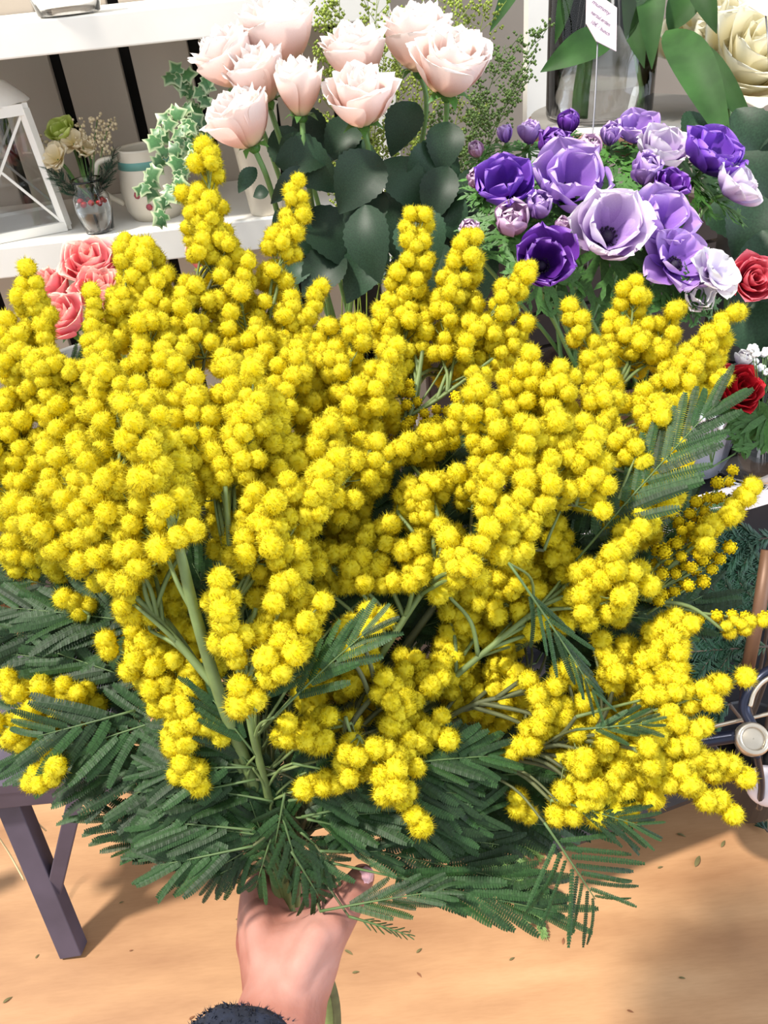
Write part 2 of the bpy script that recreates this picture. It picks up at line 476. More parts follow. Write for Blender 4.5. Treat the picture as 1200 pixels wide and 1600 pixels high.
# ---- dark trestle table, lower left
M['trestle'] = plain('purple_grey_paint', srgb(72, 64, 78), 0.55, 0.18, 14, bump=0.1)
tr = thing('trestle_table', 'purple-grey trestle table with crossed legs at the lower left', 'table', at_z(60, 1440, 0))
ft = at_z(116, 1486, 0.0); tp = at_z(6, 1222, 0.36)
def barp(name, p, q, w, h, mat, par, up=(0, 0, 1)):
    m = MB(); m.bar(p, q, w, h, up); o = m.build(name, mat, par, False)
    bv = o.modifiers.new('bevel', 'BEVEL'); bv.width = 0.002; bv.segments = 2
    return o
ft.z = 0.002
barp('leg', ft, tp, 0.042, 0.034, M['trestle'], tr, (0, 1, 0))
barp('brace', at_z(82, 1404, 0.11), at_z(122, 1232, 0.37), 0.026, 0.026, M['trestle'], tr, (0, 1, 0))
barp('rail', at_z(-120, 1252, 0.37), at_z(150, 1226, 0.37), 0.03, 0.04, M['trestle'], tr)
t0 = at_z(-120, 1230, 0.40); t1 = at_z(150, 1206, 0.40)
dd = (t1 - t0).normalized(); nn = Vector((-dd.y, dd.x, 0))
mb = MB(); mb.box((t0 + t1) / 2 + nn * 0.16 + Vector((0, 0, 0.0)), ((t1 - t0).length, 0.36, 0.02), Matrix((dd, nn, Vector((0, 0, 1)))).transposed())
mb.build('table_top', M['trestle'], tr, False)
f2 = ft + dd * -0.55; t2 = tp + dd * -0.3
barp('leg', f2, t2, 0.042, 0.034, M['trestle'], tr, (0, 1, 0))
f3 = ft + nn * 0.36 - dd * 0.02; t3 = tp + nn * 0.3
barp('leg', f3, t3, 0.042, 0.034, M['trestle'], tr, (0, 1, 0))
# loose raffia strands by the leg
M['raffia'] = plain('raffia', srgb(225, 205, 160), 0.6, 0.1, 30)
for lab, pp in (('pale raffia strand hanging beside the trestle leg', [(30, 1262, .30), (50, 1278, .26), (72, 1298, .2)]),
                ('pale raffia strand looped below the trestle leg', [(-4, 1305, .2), (16, 1336, .15), (38, 1376, .10)])):
    mb = MB(); mb.tube(bez([at_z(*q) for q in pp]), 0.0016, 5)
    tag(mb.build('raffia_strand', M['raffia']), lab, 'strand')
# ================================================================== mimosa
def fluff_mesh(seed, nf=420, core=0.80):
    rg = random.Random(seed)
    bm = bmesh.new(); bmesh.ops.create_icosphere(bm, subdivisions=3, radius=core)
    mb = MB()
    for v in bm.verts: mb.vert(v.co * rg.uniform(0.86, 1.16), 0.0)
    for f in bm.faces: mb.face(*[v.index for v in f.verts])
    bm.free()
    ga = math.pi * (3 - math.sqrt(5))
    for i in range(nf):
        z = 1 - 2 * (i + 0.5) / nf; r = math.sqrt(1 - z * z); a = i * ga + rg.uniform(-.2, .2)
        d = Vector((r * math.cos(a), r * math.sin(a), z + rg.uniform(-.05, .05))).normalized()
        s = d.orthogonal().normalized(); s.rotate(Quaternion(d, rg.uniform(0, 6.28)))
        tip = (d + Vector((rg.uniform(-1, 1), rg.uniform(-1, 1), rg.uniform(-1, 1))) * 0.10) * rg.uniform(0.90, 1.24)
        w = 0.042
        mb.face(mb.vert(d * (core - 0.06) - s * w), mb.vert(d * (core - 0.06) + s * w), mb.vert(tip))
    return mb.mesh('blossom', M['bloom'])
FLUFF = [fluff_mesh(s) for s in range(5)]
def bud_mesh(seed):
    rg = random.Random(seed)
    mb = MB(); mb.ball((0, 0, 0), 0.8, 8, 6)
    ga = math.pi * (3 - math.sqrt(5))
    for i in range(26):
        z = 1 - 2 * (i + 0.5) / 26; r = math.sqrt(1 - z * z)
        mb.ball(Vector((r * math.cos(i * ga), r * math.sin(i * ga), z)) * 0.84, 0.19, 4, 3)
    return mb.mesh('bud', M['bud'])
BUD = [bud_mesh(s) for s in range(2)]

def pinna_mesh(kind):
    mb = MB(); N = 26
    def spine(x):
        if kind == 0: return Vector((x, 0, -0.05 * x * x))
        if kind == 1: return Vector((x, 0.10 * x * x, -0.16 * x * x))
        if kind == 2: return Vector((x, -0.06 * x * x, -0.02 * x))
        return Vector((x * 0.97, 0.02 * math.sin(5 * x), -0.28 * x ** 2.4))
    rows = [(mb.vert(spine(i / 8) + Vector((0, 0.006, 0.003))), mb.vert(spine(i / 8) + Vector((0, -0.006, 0.003)))) for i in range(9)]
    for a, b in zip(rows, rows[1:]): mb.face(a[0], a[1], b[1], b[0])
    for i in range(N):
        x = 0.05 + 0.95 * i / N
        L = 0.062 * (math.sin(math.pi * min(1, 0.12 + 0.9 * (1 - abs(2 * (x - 0.45)) ** 2.2) * 0.5 + 0.0)) ** 0.6 + 0.12)
        p = spine(x); q = spine(min(1, x + 0.036))
        for sg in (-1, 1):
            tip = p + Vector((0.035, sg * L, -0.012 + 0.006 * ((i % 3) - 1)))
            t2 = p + Vector((0.012 + 0.030, sg * L * 0.8, -0.010))
            mb.face(mb.vert(p), mb.vert(p + Vector((0.012, sg * L * 0.90, -0.010))), mb.vert(tip + Vector((0.007, 0, 0))), mb.vert(q))
    return mb.mesh('pinna', M['pinna'])
PINNA = [pinna_mesh(k) for k in range(4)]

HAND = at(446, 1418, 0.535)                 # where the stems pass through the fist
class Grid:
    def __init__(s, h): s.h = h; s.d = {}
    def near(s, p, r):
        k = tuple(int(math.floor(c / s.h)) for c in p)
        for i in (-1, 0, 1):
            for j in (-1, 0, 1):
                for l in (-1, 0, 1):
                    for q in s.d.get((k[0] + i, k[1] + j, k[2] + l), ()):
                        if (q - p).length_squared < r * r: return True
        return False
    def add(s, p): s.d.setdefault(tuple(int(math.floor(c / s.h)) for c in p), []).append(p)
GRID = Grid(0.016)

BR = {}     # branch key -> dict(root, stem polylines, mb for the stem)
def branch(key, label, *lines):
    root = thing('mimosa_branch', label, 'branch', HAND, group='mimosa branches held in the fist')
    mb = MB(); pts_all = []
    for i, (ctrl, ra, rb) in enumerate(lines):
        cp = [at(*c) for c in ctrl]
        if i == 0: cp = [HAND + Vector((rnd(-.006, .006), rnd(-.006, .006), rnd(-.006, .006)))] + cp
        pl = bez(cp, 8)
        mb.tube(pl, [ra + (rb - ra) * k / (len(pl) - 1) for k in range(len(pl))], 7)
        pts_all += pl
    BR[key] = dict(root=root, mb=mb, pts=pts_all)
def attach(key, B, r=0.0011):
    """a side twig from the branch's stem to B, leaving the stem a little nearer the hand"""
    b = BR[key]
    lim = (B - HAND).length - 0.025
    cand = [p for p in b['pts'] if (p - HAND).length < lim] or b['pts'][:2]
    best = min(cand, key=lambda p: (p - B).length)
    if (best - B).length > 0.004:
        out = (best - HAND); out = out.normalized() if out.length > 0.01 else (B - HAND).normalized()
        mid = best.lerp(B, 0.5) + out * ((B - best).length * 0.10) + Vector((rnd(-.002, .002), rnd(-.002, .002), rnd(-.002, .002)))
        pl = bez([best, mid, B], 5)
        b['mb'].tube(pl, [r * 1.5 + (r - r * 1.5) * k / (len(pl) - 1) for k in range(len(pl))], 5)
NB = [0]
def spray(key, bx, by, tx, ty, w, d0, d1=None, fill=True, kind='bloom', dens=1.0, rb=0.0074):
    d1 = d0 if d1 is None else d1
    root = BR[key]['root']
    B, T = at(bx, by, d0), at(tx, ty, d1)
    attach(key, B)
    ax = T - B; L = ax.length; axn = ax.normalized()
    e1 = axn.orthogonal().normalized(); e2 = axn.cross(e1)
    dm = (d0 + d1) / 2
    wr = w / 2 / F * dm
    mb = MB()
    sag = Vector((rnd(-1, 1), rnd(-1, 1), rnd(-1, 0.2))) * L * 0.05
    def pt(t): return B + ax * t + sag * (4 * t * (1 - t))
    pl = [pt(t / 6) for t in range(7)]
    mb.tube(pl, [0.0011, .001, .001, .0009, .0008, .0007, .0005], 5, a=0.5)
    rball = rb if kind == 'bloom' else rb * 0.55
    D = 2 * rball * F / dm
    n = int(max(4, dens * (2.75 if kind == 'bloom' else 1.2) * (L * F / dm) * w * 0.85 / (D * D)))
    got = []; tries = 0
    while len(got) < n and tries < n * 30:
        tries += 1
        t = rnd(0.02, 1.0) if got else 1.0
        R = wr * 1.18 * (1 - 0.62 * max(0, t - 0.1) ** 1.5) - rball * 0.7
        R = max(R, rball * 0.25)
        a = rnd(0, 2 * math.pi); rr = R * math.sqrt(rnd(0.05, 1))
        if t == 1.0: rr = 0
        p = pt(t) + (e1 * math.cos(a) + e2 * math.sin(a)) * rr
        r = rball * rnd(0.86, 1.12)
        small = kind == 'buds' and random.random() < 0.18
        if kind == 'buds' and random.random() < 0.12: r = rball * 1.6
        if GRID.near(p, 0.84 * r if kind == 'bloom' else 2.0 * r): continue
        GRID.add(p); got.append((p, t, r))
    # pedicels belong to the spray's own green stalk
    for p, t, r in got:
        q = pt(max(0, t - 0.13 - 0.1 * random.random()))
        if (p - q).length > 0.003:
            m = q.lerp(p, 0.5) + axn * -0.0015
            mb.tube([q, m, p], [0.0006, 0.0005, 0.0004], 3, cap=False, a=0.5)
    sp = mb.build('flower_spray', M['twig'], root)
    for p, t, r in got:
        big = kind == 'bloom' or r > rball * 1.3
        me = random.choice(FLUFF) if big else random.choice(BUD)
        q = Quaternion((rnd(-1, 1), rnd(-1, 1), rnd(-1, 1), rnd(-1, 1))).normalized()
        inst('blossom' if big else 'bud', me, sp, p, q, r * (1.0 if big else 1.15), wloc=True)
        NB[0] += 1
    if fill and kind == 'bloom':
        spray(key, bx + rnd(-25, 25), by + rnd(-10, 30), tx + rnd(-12, 12) + (bx - tx) * 0.3, ty + rnd(10, 30) + (by - ty) * 0.3,
              w * 0.95, d0 + rnd(.030, .05), d1 + rnd(.030, .05), fill=False, dens=0.7)

def frond(key, bx, by, d0, tx, ty, d1, n=9, lp=100, ang=38, face=None, spread_=1.0, bow=0.0, sides=(-1, 1), wscale=1.0, curl=None):
    root = BR[key]['root']
    B, T = at(bx, by, d0), at(tx, ty, d1)
    attach(key, B, 0.0007)
    ax = T - B; L = ax.length; axn = ax.normalized()
    nrm = (CAM - B).normalized() if face is None else Vector(face)
    nrm = (nrm + Vector((rnd(-.35, .35), rnd(-.35, .35), rnd(-.1, .45)))).normalized()
    nrm = (nrm - axn * nrm.dot(axn)).normalized()
    sd = nrm.cross(axn)
    pt = lambda t: B + ax * t + (sd * bow + nrm * 0.06) * L * (4 * t * (1 - t)) * 0.5
    mb = MB(); pl = [pt(t / 8) for t in range(9)]
    mb.tube(pl, [0.0009 - 0.0006 * t / 8 for t in range(9)], 5, a=0.5)
    fr = mb.build('frond', M['rachis'], root)
    lw = lp / F * (d0 + d1) / 2
    for i in range(n):
        t = 0.18 + 0.82 * (i + 0.5) / n
        for sg in sides:
            th = math.radians(ang * (1.12 - 0.55 * t) + rnd(-6, 6)) * spread_
            tan = (pt(min(1, t + .05)) - pt(t - .05)).normalized()
            d = tan * math.cos(th) + sd * sg * math.sin(th) + nrm * rnd(-.12, .16)
            z = (nrm + Vector((rnd(-.5, .5), rnd(-.5, .5), rnd(-.5, .5))) * 0.8).normalized()
            ln = lw * (0.62 + 0.38 * math.sin(math.pi * min(1, 0.25 + 0.75 * t))) * rnd(0.88, 1.1)
            q = frame_q(z, d)
            # frame_q keeps z exact; rotate so that x is exact instead
            x = d.normalized(); zz = (z - x * z.dot(x)).normalized(); y = zz.cross(x)
            q = Matrix((x, y, zz)).transposed().to_quaternion()
            hid = False                       # leave the thumb tip free of leaflets
            for k in range(9):
                qx, qy, qd = pix(pt(t) + x * ln * k / 8)
                if qd < .545 and (qx - 566) ** 2 + (qy - 1366) ** 2 < 22 ** 2: hid = True
            if hid: continue
            inst('pinna', random.choice(PINNA), fr, pt(t), q, (ln, ln * 1.06 * wscale, ln), wloc=True)

branch('a', 'mimosa branch on a thick bare green stem, palest bloom at the front left',
       ([(405, 1250, .50), (345, 1090, .455), (303, 950, .43), (283, 868, .42), (262, 800, .415)], .0046, .0022),
       ([(338, 1075, .455), (262, 985, .455), (205, 925, .45)], .0026, .0016))
branch('b', 'mimosa branch spreading furthest left under the coral roses',
       ([(380, 1250, .54), (250, 980, .54), (120, 820, .54), (60, 640, .56)], .0036, .0014))
branch('c', 'mimosa branch reaching up beside the ivy, tallest on the left',
       ([(410, 1250, .55), (350, 900, .57), (305, 620, .59), (300, 480, .60)], .0036, .0014))
branch('d', 'mimosa branch with a slim tip against the dark rose leaves',
       ([(425, 1250, .56), (405, 900, .58), (400, 620, .60), (440, 420, .61)], .0034, .0012))
branch('e', 'mimosa branch bending right from the pale front bloom, near the middle',
       ([(420, 1250, .51), (375, 1050, .47), (360, 860, .455), (352, 760, .455)], .0034, .0014),
       ([(365, 960, .46), (400, 880, .45), (440, 820, .445)], .0016, .0012))
branch('f', 'mimosa branch forming the dense middle below the dark rose leaves',
       ([(445, 1250, .55), (470, 950, .54), (500, 760, .54), (520, 640, .55)], .0036, .0014))
branch('g', 'mimosa branch with a tall tip reaching towards the dark purple anemone',
       ([(460, 1250, .56), (560, 900, .58), (640, 650, .60), (668, 500, .615)], .0038, .0014),
       ([(640, 650, .60), (690, 620, .60), (770, 560, .60)], .0016, .0010))
branch('h', 'mimosa branch making the broad bright mass right of the middle',
       ([(470, 1260, .55), (640, 1000, .53), (780, 820, .51), (870, 700, .51)], .0038, .0014))
branch('i', 'mimosa branch whose tips rise just below the pale anemones',
       ([(470, 1260, .56), (700, 950, .58), (900, 720, .60), (985, 560, .62)], .0036, .0013),
       ([(930, 690, .60), (1030, 620, .60), (1080, 560, .60)], .0016, .0011))
branch('j', 'mimosa branch with small unopened buds at the right edge',
       ([(480, 1270, .55), (760, 1040, .54), (960, 950, .53), (1080, 860, .53)], .0032, .0011),
       ([(1000, 935, .53), (1080, 955, .53), (1150, 965, .53)], .0014, .0008))
branch('k', 'mimosa branch fanning out low over the bare floor on the right',
       ([(490, 1290, .53), (700, 1200, .51), (880, 1160, .49), (1000, 1130, .48)], .0036, .0014))
branch('l', 'mimosa branch between the middle and the broad bright mass on the right',
       ([(460, 1260, .54), (580, 1050, .51), (680, 900, .49), (760, 850, .47)], .0034, .0014))
branch('m', 'mimosa branch hanging low in the middle above the thumb',
       ([(470, 1290, .51), (520, 1200, .48), (550, 1130, .47), (590, 1080, .48)], .0034, .0014))
branch('n', 'mimosa branch with pale clusters just right of the bare green stem',
       ([(425, 1270, .50), (390, 1120, .455), (385, 1010, .435), (400, 950, .435)], .0030, .0013))
branch('o', 'mimosa branch drooping left over the dark fronds above the hand',
       ([(410, 1290, .51), (350, 1150, .475), (290, 1080, .475)], .0030, .0013))
branch('p', 'mimosa branch half hidden in the dark fronds at the lower left',
       ([(400, 1310, .55), (260, 1180, .56), (120, 1120, .57)], .0030, .0013))
branch('q', 'mimosa branch behind the thin frond, shaded, right of the middle',
       ([(480, 1280, .54), (640, 1120, .52), (780, 1000, .50), (880, 920, .50)], .0032, .0013))
branch('r', 'mimosa branch in shade below the thin frond at the lower middle',
       ([(480, 1300, .53), (600, 1200, .52), (720, 1110, .51), (830, 1080, .50)], .0030, .0013))

for s in [
    # ---- top silhouettes
    ('c', 335, 430, 318, 228, 84, .60), ('c', 345, 400, 285, 302, 58, .60), ('c', 300, 470, 330, 330, 80, .60), ('c', 270, 560, 215, 385, 110, .59),
    ('c', 320, 560, 290, 440, 110, .59), ('c', 170, 560, 142, 455, 48, .57), ('c', 240, 640, 230, 500, 120, .57),
    ('c', 190, 540, 196, 375, 62, .59),
    ('d', 425, 440, 466, 282, 68, .61), ('d', 415, 500, 445, 365, 74, .612), ('g', 625, 520, 650, 390, 76, .622), ('d', 400, 560, 370, 400, 110, .60), ('d', 420, 560, 455, 465, 80, .60),
    ('d', 470, 540, 502, 448, 34, .60, None, False), ('d', 450, 600, 470, 500, 70, .60), ('d', 410, 650, 400, 520, 110, .58),
    ('b', 60, 600, 42, 418, 78, .57), ('b', 70, 640, 10, 500, 100, .57), ('b', 120, 720, 110, 575, 120, .55), ('b', 60, 780, 10, 620, 120, .55),
    ('b', 150, 640, 150, 530, 90, .56), ('b', 20, 760, -30, 640, 110, .55), ('b', 130, 690, 60, 560, 110, .55),
    ('b', 190, 720, 175, 590, 110, .53), ('b', 270, 700, 265, 560, 110, .55), ('b', 60, 840, -20, 720, 100, .52),
    ('b', 60, 905, 20, 880, 46, .55, None, False), ('b', 100, 880, -10, 850, 70, .54, None, False),
    ('g', 630, 560, 655, 335, 88, .62), ('g', 640, 560, 608, 440, 70, .62), ('g', 690, 560, 742, 370, 92, .61), ('g', 710, 560, 828, 418, 74, .61),
    ('g', 700, 580, 790, 460, 90, .61), ('g', 720, 600, 822, 505, 62, .61), ('g', 700, 600, 770, 560, 60, .61), ('g', 625, 620, 595, 485, 70, .61),
    ('i', 985, 570, 993, 440, 92, .62), ('i', 960, 600, 890, 478, 62, .61, None, False), ('i', 1010, 570, 1060, 482, 72, .62),
    ('i', 1020, 640, 1152, 488, 74, .60), ('i', 1000, 660, 1090, 560, 80, .59), ('i', 960, 640, 920, 560, 64, .60), ('i', 1000, 760, 1060, 650, 80, .58),
    ('i', 1010, 800, 1070, 720, 70, .57), ('i', 1050, 620, 1130, 590, 60, .60),
    # ---- upper middle
    ('f', 450, 700, 465, 545, 120, .54), ('f', 530, 660, 560, 505, 110, .56), ('f', 520, 720, 600, 580, 110, .53), ('f', 570, 650, 620, 540, 80, .55),
    ('f', 490, 640, 510, 510, 90, .57), ('f', 490, 800, 590, 690, 100, .49), ('f', 450, 770, 520, 660, 100, .50), ('f', 560, 760, 640, 690, 70, .52),
    ('f', 420, 720, 400, 600, 110, .52), ('f', 540, 860, 560, 770, 80, .53, None, False),
    # ---- front left pale mass
    ('a', 282, 855, 195, 630, 104, .42), ('a', 262, 870, 120, 690, 110, .435), ('a', 225, 900, 100, 780, 90, .445), ('a', 275, 800, 250, 650, 80, .44),
    ('a', 230, 880, 180, 740, 100, .45), ('a', 235, 985, 225, 885, 76, .47, None, False), ('a', 255, 960, 262, 880, 60, .48, None, False),
    ('a', 210, 945, 170, 900, 52, .45, None, False), ('a', 290, 700, 215, 600, 80, .48), ('a', 160, 880, 20, 785, 86, .46), ('a', 130, 800, 70, 700, 90, .49),
    ('a', 190, 680, 150, 570, 100, .51),
    # ---- middle front
    ('e', 340, 780, 305, 620, 90, .47), ('e', 365, 760, 395, 575, 90, .47), ('e', 400, 880, 450, 750, 100, .445), ('e', 440, 860, 528, 715, 84, .45),
    ('e', 385, 900, 400, 770, 86, .455), ('e', 350, 860, 330, 730, 84, .465), ('e', 330, 700, 275, 570, 90, .50), ('e', 420, 760, 430, 630, 100, .49),
    ('e', 470, 900, 480, 800, 80, .48), ('e', 380, 700, 350, 560, 90, .51),
    ('n', 350, 1010, 345, 905, 84, .42, None, False), ('n', 375, 985, 330, 940, 60, .43, None, False), ('n', 420, 1000, 455, 905, 92, .435, None, False),
    ('n', 450, 1000, 505, 940, 80, .44, None, False), ('n', 400, 1060, 460, 1020, 84, .415, None, False), ('n', 385, 1100, 370, 1030, 52, .415, None, False),
    ('n', 400, 1110, 395, 1085, 34, .41, None, False), ('n', 440, 960, 470, 890, 80, .45, None, False), ('n', 430, 960, 400, 880, 70, .46, None, False),
    ('m', 530, 1010, 600, 965, 64, .46, None, False), ('m', 545, 985, 575, 955, 40, .46, None, False),
    # ---- centre right
    ('l', 640, 720, 715, 645, 60, .54), ('l', 620, 800, 715, 740, 70, .51), ('l', 700, 830, 640, 760, 74, .51), ('l', 790, 870, 760, 735, 84, .46),
    ('l', 800, 870, 822, 750, 62, .465), ('l', 725, 900, 765, 825, 74, .45, None, False), ('l', 730, 900, 700, 840, 60, .455, None, False),
    ('l', 520, 890, 650, 850, 74, .49, None, False), ('l', 560, 920, 660, 880, 64, .49, None, False), ('l', 560, 860, 610, 820, 60, .50, None, False),
    ('l', 640, 910, 655, 900, 40, .48, None, False), ('l', 520, 930, 500, 860, 60, .50, None, False),
    # ---- right broad mass
    ('h', 820, 700, 828, 552, 96, .53), ('h', 780, 730, 745, 600, 90, .51), ('h', 880, 700, 875, 575, 104, .52), ('h', 930, 700, 955, 590, 96, .52),
    ('h', 980, 740, 1030, 640, 84, .51), ('h', 830, 800, 815, 660, 104, .475), ('h', 900, 790, 930, 680, 104, .48), ('h', 960, 800, 1000, 700, 84, .50),
    ('h', 870, 780, 870, 650, 100, .48), ('h', 760, 790, 740, 690, 70, .51), ('h', 850, 860, 880, 790, 80, .49), ('h', 820, 640, 790, 590, 80, .54),
    ('q', 860, 960, 735, 930, 84, .51, None, False), ('q', 880, 940, 760, 900, 90, .52), ('q', 930, 930, 1000, 825, 96, .49), ('q', 900, 950, 1015, 915, 80, .49),
    ('q', 960, 850, 1045, 790, 70, .50), ('q', 900, 900, 870, 820, 80, .51), ('q', 860, 990, 800, 880, 90, .51, None, False), ('q', 950, 960, 1000, 890, 60, .51),
    ('q', 740, 1000, 720, 910, 56, .52, None, False), ('q', 700, 960, 690, 870, 40, .52, None, False),
    # ---- right lower fan
    ('k', 960, 1060, 1055, 965, 84, .50), ('k', 1000, 1080, 1080, 975, 60, .49, None, False), ('k', 960, 1070, 940, 1000, 54, .50, None, False),
    ('k', 1020, 1110, 1165, 1058, 66, .475, None, False), ('k', 900, 1120, 1060, 1080, 84, .475), ('k', 960, 1150, 1100, 1135, 70, .47), ('k', 1010, 1110, 1060, 1020, 70, .485),
    ('k', 1000, 1150, 1165, 1215, 66, .47, None, False), ('k', 990, 1170, 1145, 1272, 66, .46, None, False), ('k', 900, 1170, 1030, 1160, 90, .48),
    ('k', 880, 1200, 1020, 1248, 90, .48), ('k', 860, 1250, 980, 1268, 64, .48, None, False), ('k', 900, 1190, 960, 1220, 90, .49, None, False),
    ('k', 800, 1245, 826, 1272, 48, .50, None, False), ('k', 880, 1040, 930, 1120, 60, .50, None, False),
    # ---- low middle
    ('m', 560, 1090, 650, 1030, 100, .50), ('m', 540, 1090, 490, 1040, 80, .51, None, False), ('m', 590, 1110, 690, 1060, 80, .49, None, False),
    ('m', 550, 1130, 438, 1150, 84, .465, None, False), ('m', 500, 1170, 450, 1130, 50, .46, None, False), ('m', 590, 1140, 700, 1155, 66, .475, None, False),
    ('m', 560, 1150, 620, 1235, 84, .455, None, False), ('m', 600, 1210, 658, 1290, 60, .45, None, False), ('m', 570, 1200, 475, 1232, 58, .46, None, False),
    ('m', 540, 1120, 570, 1190, 84, .46, None, False), ('m', 620, 1130, 600, 1060, 80, .475, None, False), ('m', 500, 1110, 470, 1080, 50, .50, None, False),
    ('r', 760, 1110, 710, 1000, 90, .53, None, False), ('r', 760, 1120, 790, 1010, 90, .53, None, False), ('r', 860, 1070, 880, 1120, 70, .49, None, False),
    ('r', 830, 1060, 850, 1140, 60, .49, None, False), ('r', 860, 1130, 800, 1175, 70, .49, None, False), ('r', 720, 1130, 690, 1060, 60, .53, None, False),
    ('r', 780, 1140, 740, 1070, 80, .54, None, False), ('r', 800, 1060, 760, 960, 80, .54, None, False), ('r', 880, 1180, 900, 1110, 60, .50, None, False),
    # ---- left low
    ('o', 300, 1090, 165, 1000, 96, .475, None, False), ('o', 280, 1060, 200, 960, 76, .48, None, False), ('o', 300, 1100, 260, 1000, 90, .485, None, False),
    ('o', 290, 1120, 312, 1228, 62, .47, None, False), ('o', 270, 1100, 278, 1210, 66, .475, None, False), ('o', 280, 1080, 345, 1150, 64, .47, None, False),
    ('p', 90, 1120, 10, 1060, 80, .515, None, False), ('p', 80, 1150, -10, 1130, 80, .515, None, False), ('p', 150, 1110, 80, 1080, 70, .515, None, False),
    ('p', 85, 1185, 50, 1222, 46, .53, None, False), ('p', 160, 1160, 40, 1160, 60, .515, None, False), ('p', 130, 1090, 100, 1070, 46, .51, None, False), ('p', 90, 1190, 62, 1225, 50, .49, None, False), ('p', 140, 960, 100, 935, 50, .52, None, False),
    ('m', 500, 1090, 480, 1030, 84, .51, None, False), ('m', 640, 1080, 690, 1035, 80, .50, None, False), ('m', 580, 1060, 560, 1000, 90, .51, None, False), ('m', 600, 1170, 650, 1200, 80, .465, None, False),
    ('m', 640, 1150, 690, 1120, 70, .485, None, False), ('r', 720, 1080, 700, 990, 80, .52, None, False), ('r', 820, 1110, 790, 1040, 80, .52, None, False), ('r', 740, 1150, 730, 1090, 80, .53, None, False),
    ('q', 700, 930, 690, 890, 50, .49, None, False), ('o', 330, 1060, 280, 980, 80, .49, None, False), ('a', 300, 1000, 262, 900, 60, .50, None, False), ('k', 900, 1230, 1000, 1215, 80, .48, None, False),
    # ---- half-open buds
    ('j', 1000, 930, 1140, 855, 60, .53, None, False, 'buds'), ('j', 1030, 880, 1150, 800, 60, .53, None, False, 'buds'), ('j', 1010, 960, 1110, 900, 60, .53, None, False, 'buds'),
    ('j', 1040, 970, 1195, 965, 30, .53, None, False, 'buds', 1.3), ('j', 1060, 830, 1145, 735, 44, .54, None, False, 'buds'), ('j', 960, 930, 1060, 880, 60, .53, None, False, 'buds'),
    ('j', 1090, 850, 1175, 760, 50, .52, None, False, 'bloom', 0.8), ('j', 1130, 985, 1192, 970, 34, .52, None, False, 'bloom', 0.8, .0048), ('j', 1060, 900, 1110, 860, 40, .53, None, False, 'bloom', 0.5, .005),
    ('g', 640, 650, 700, 560, 80, .61, None, False, 'buds'), ('g', 660, 660, 765, 575, 60, .60, None, False, 'buds'), ('g', 650, 640, 660, 540, 70, .61, None, False, 'buds'),
    ('g', 640, 690, 740, 610, 60, .59, None, False, 'buds'), ('g', 610, 700, 640, 600, 60, .60, None, False, 'buds'),
]:
    spray(*s)

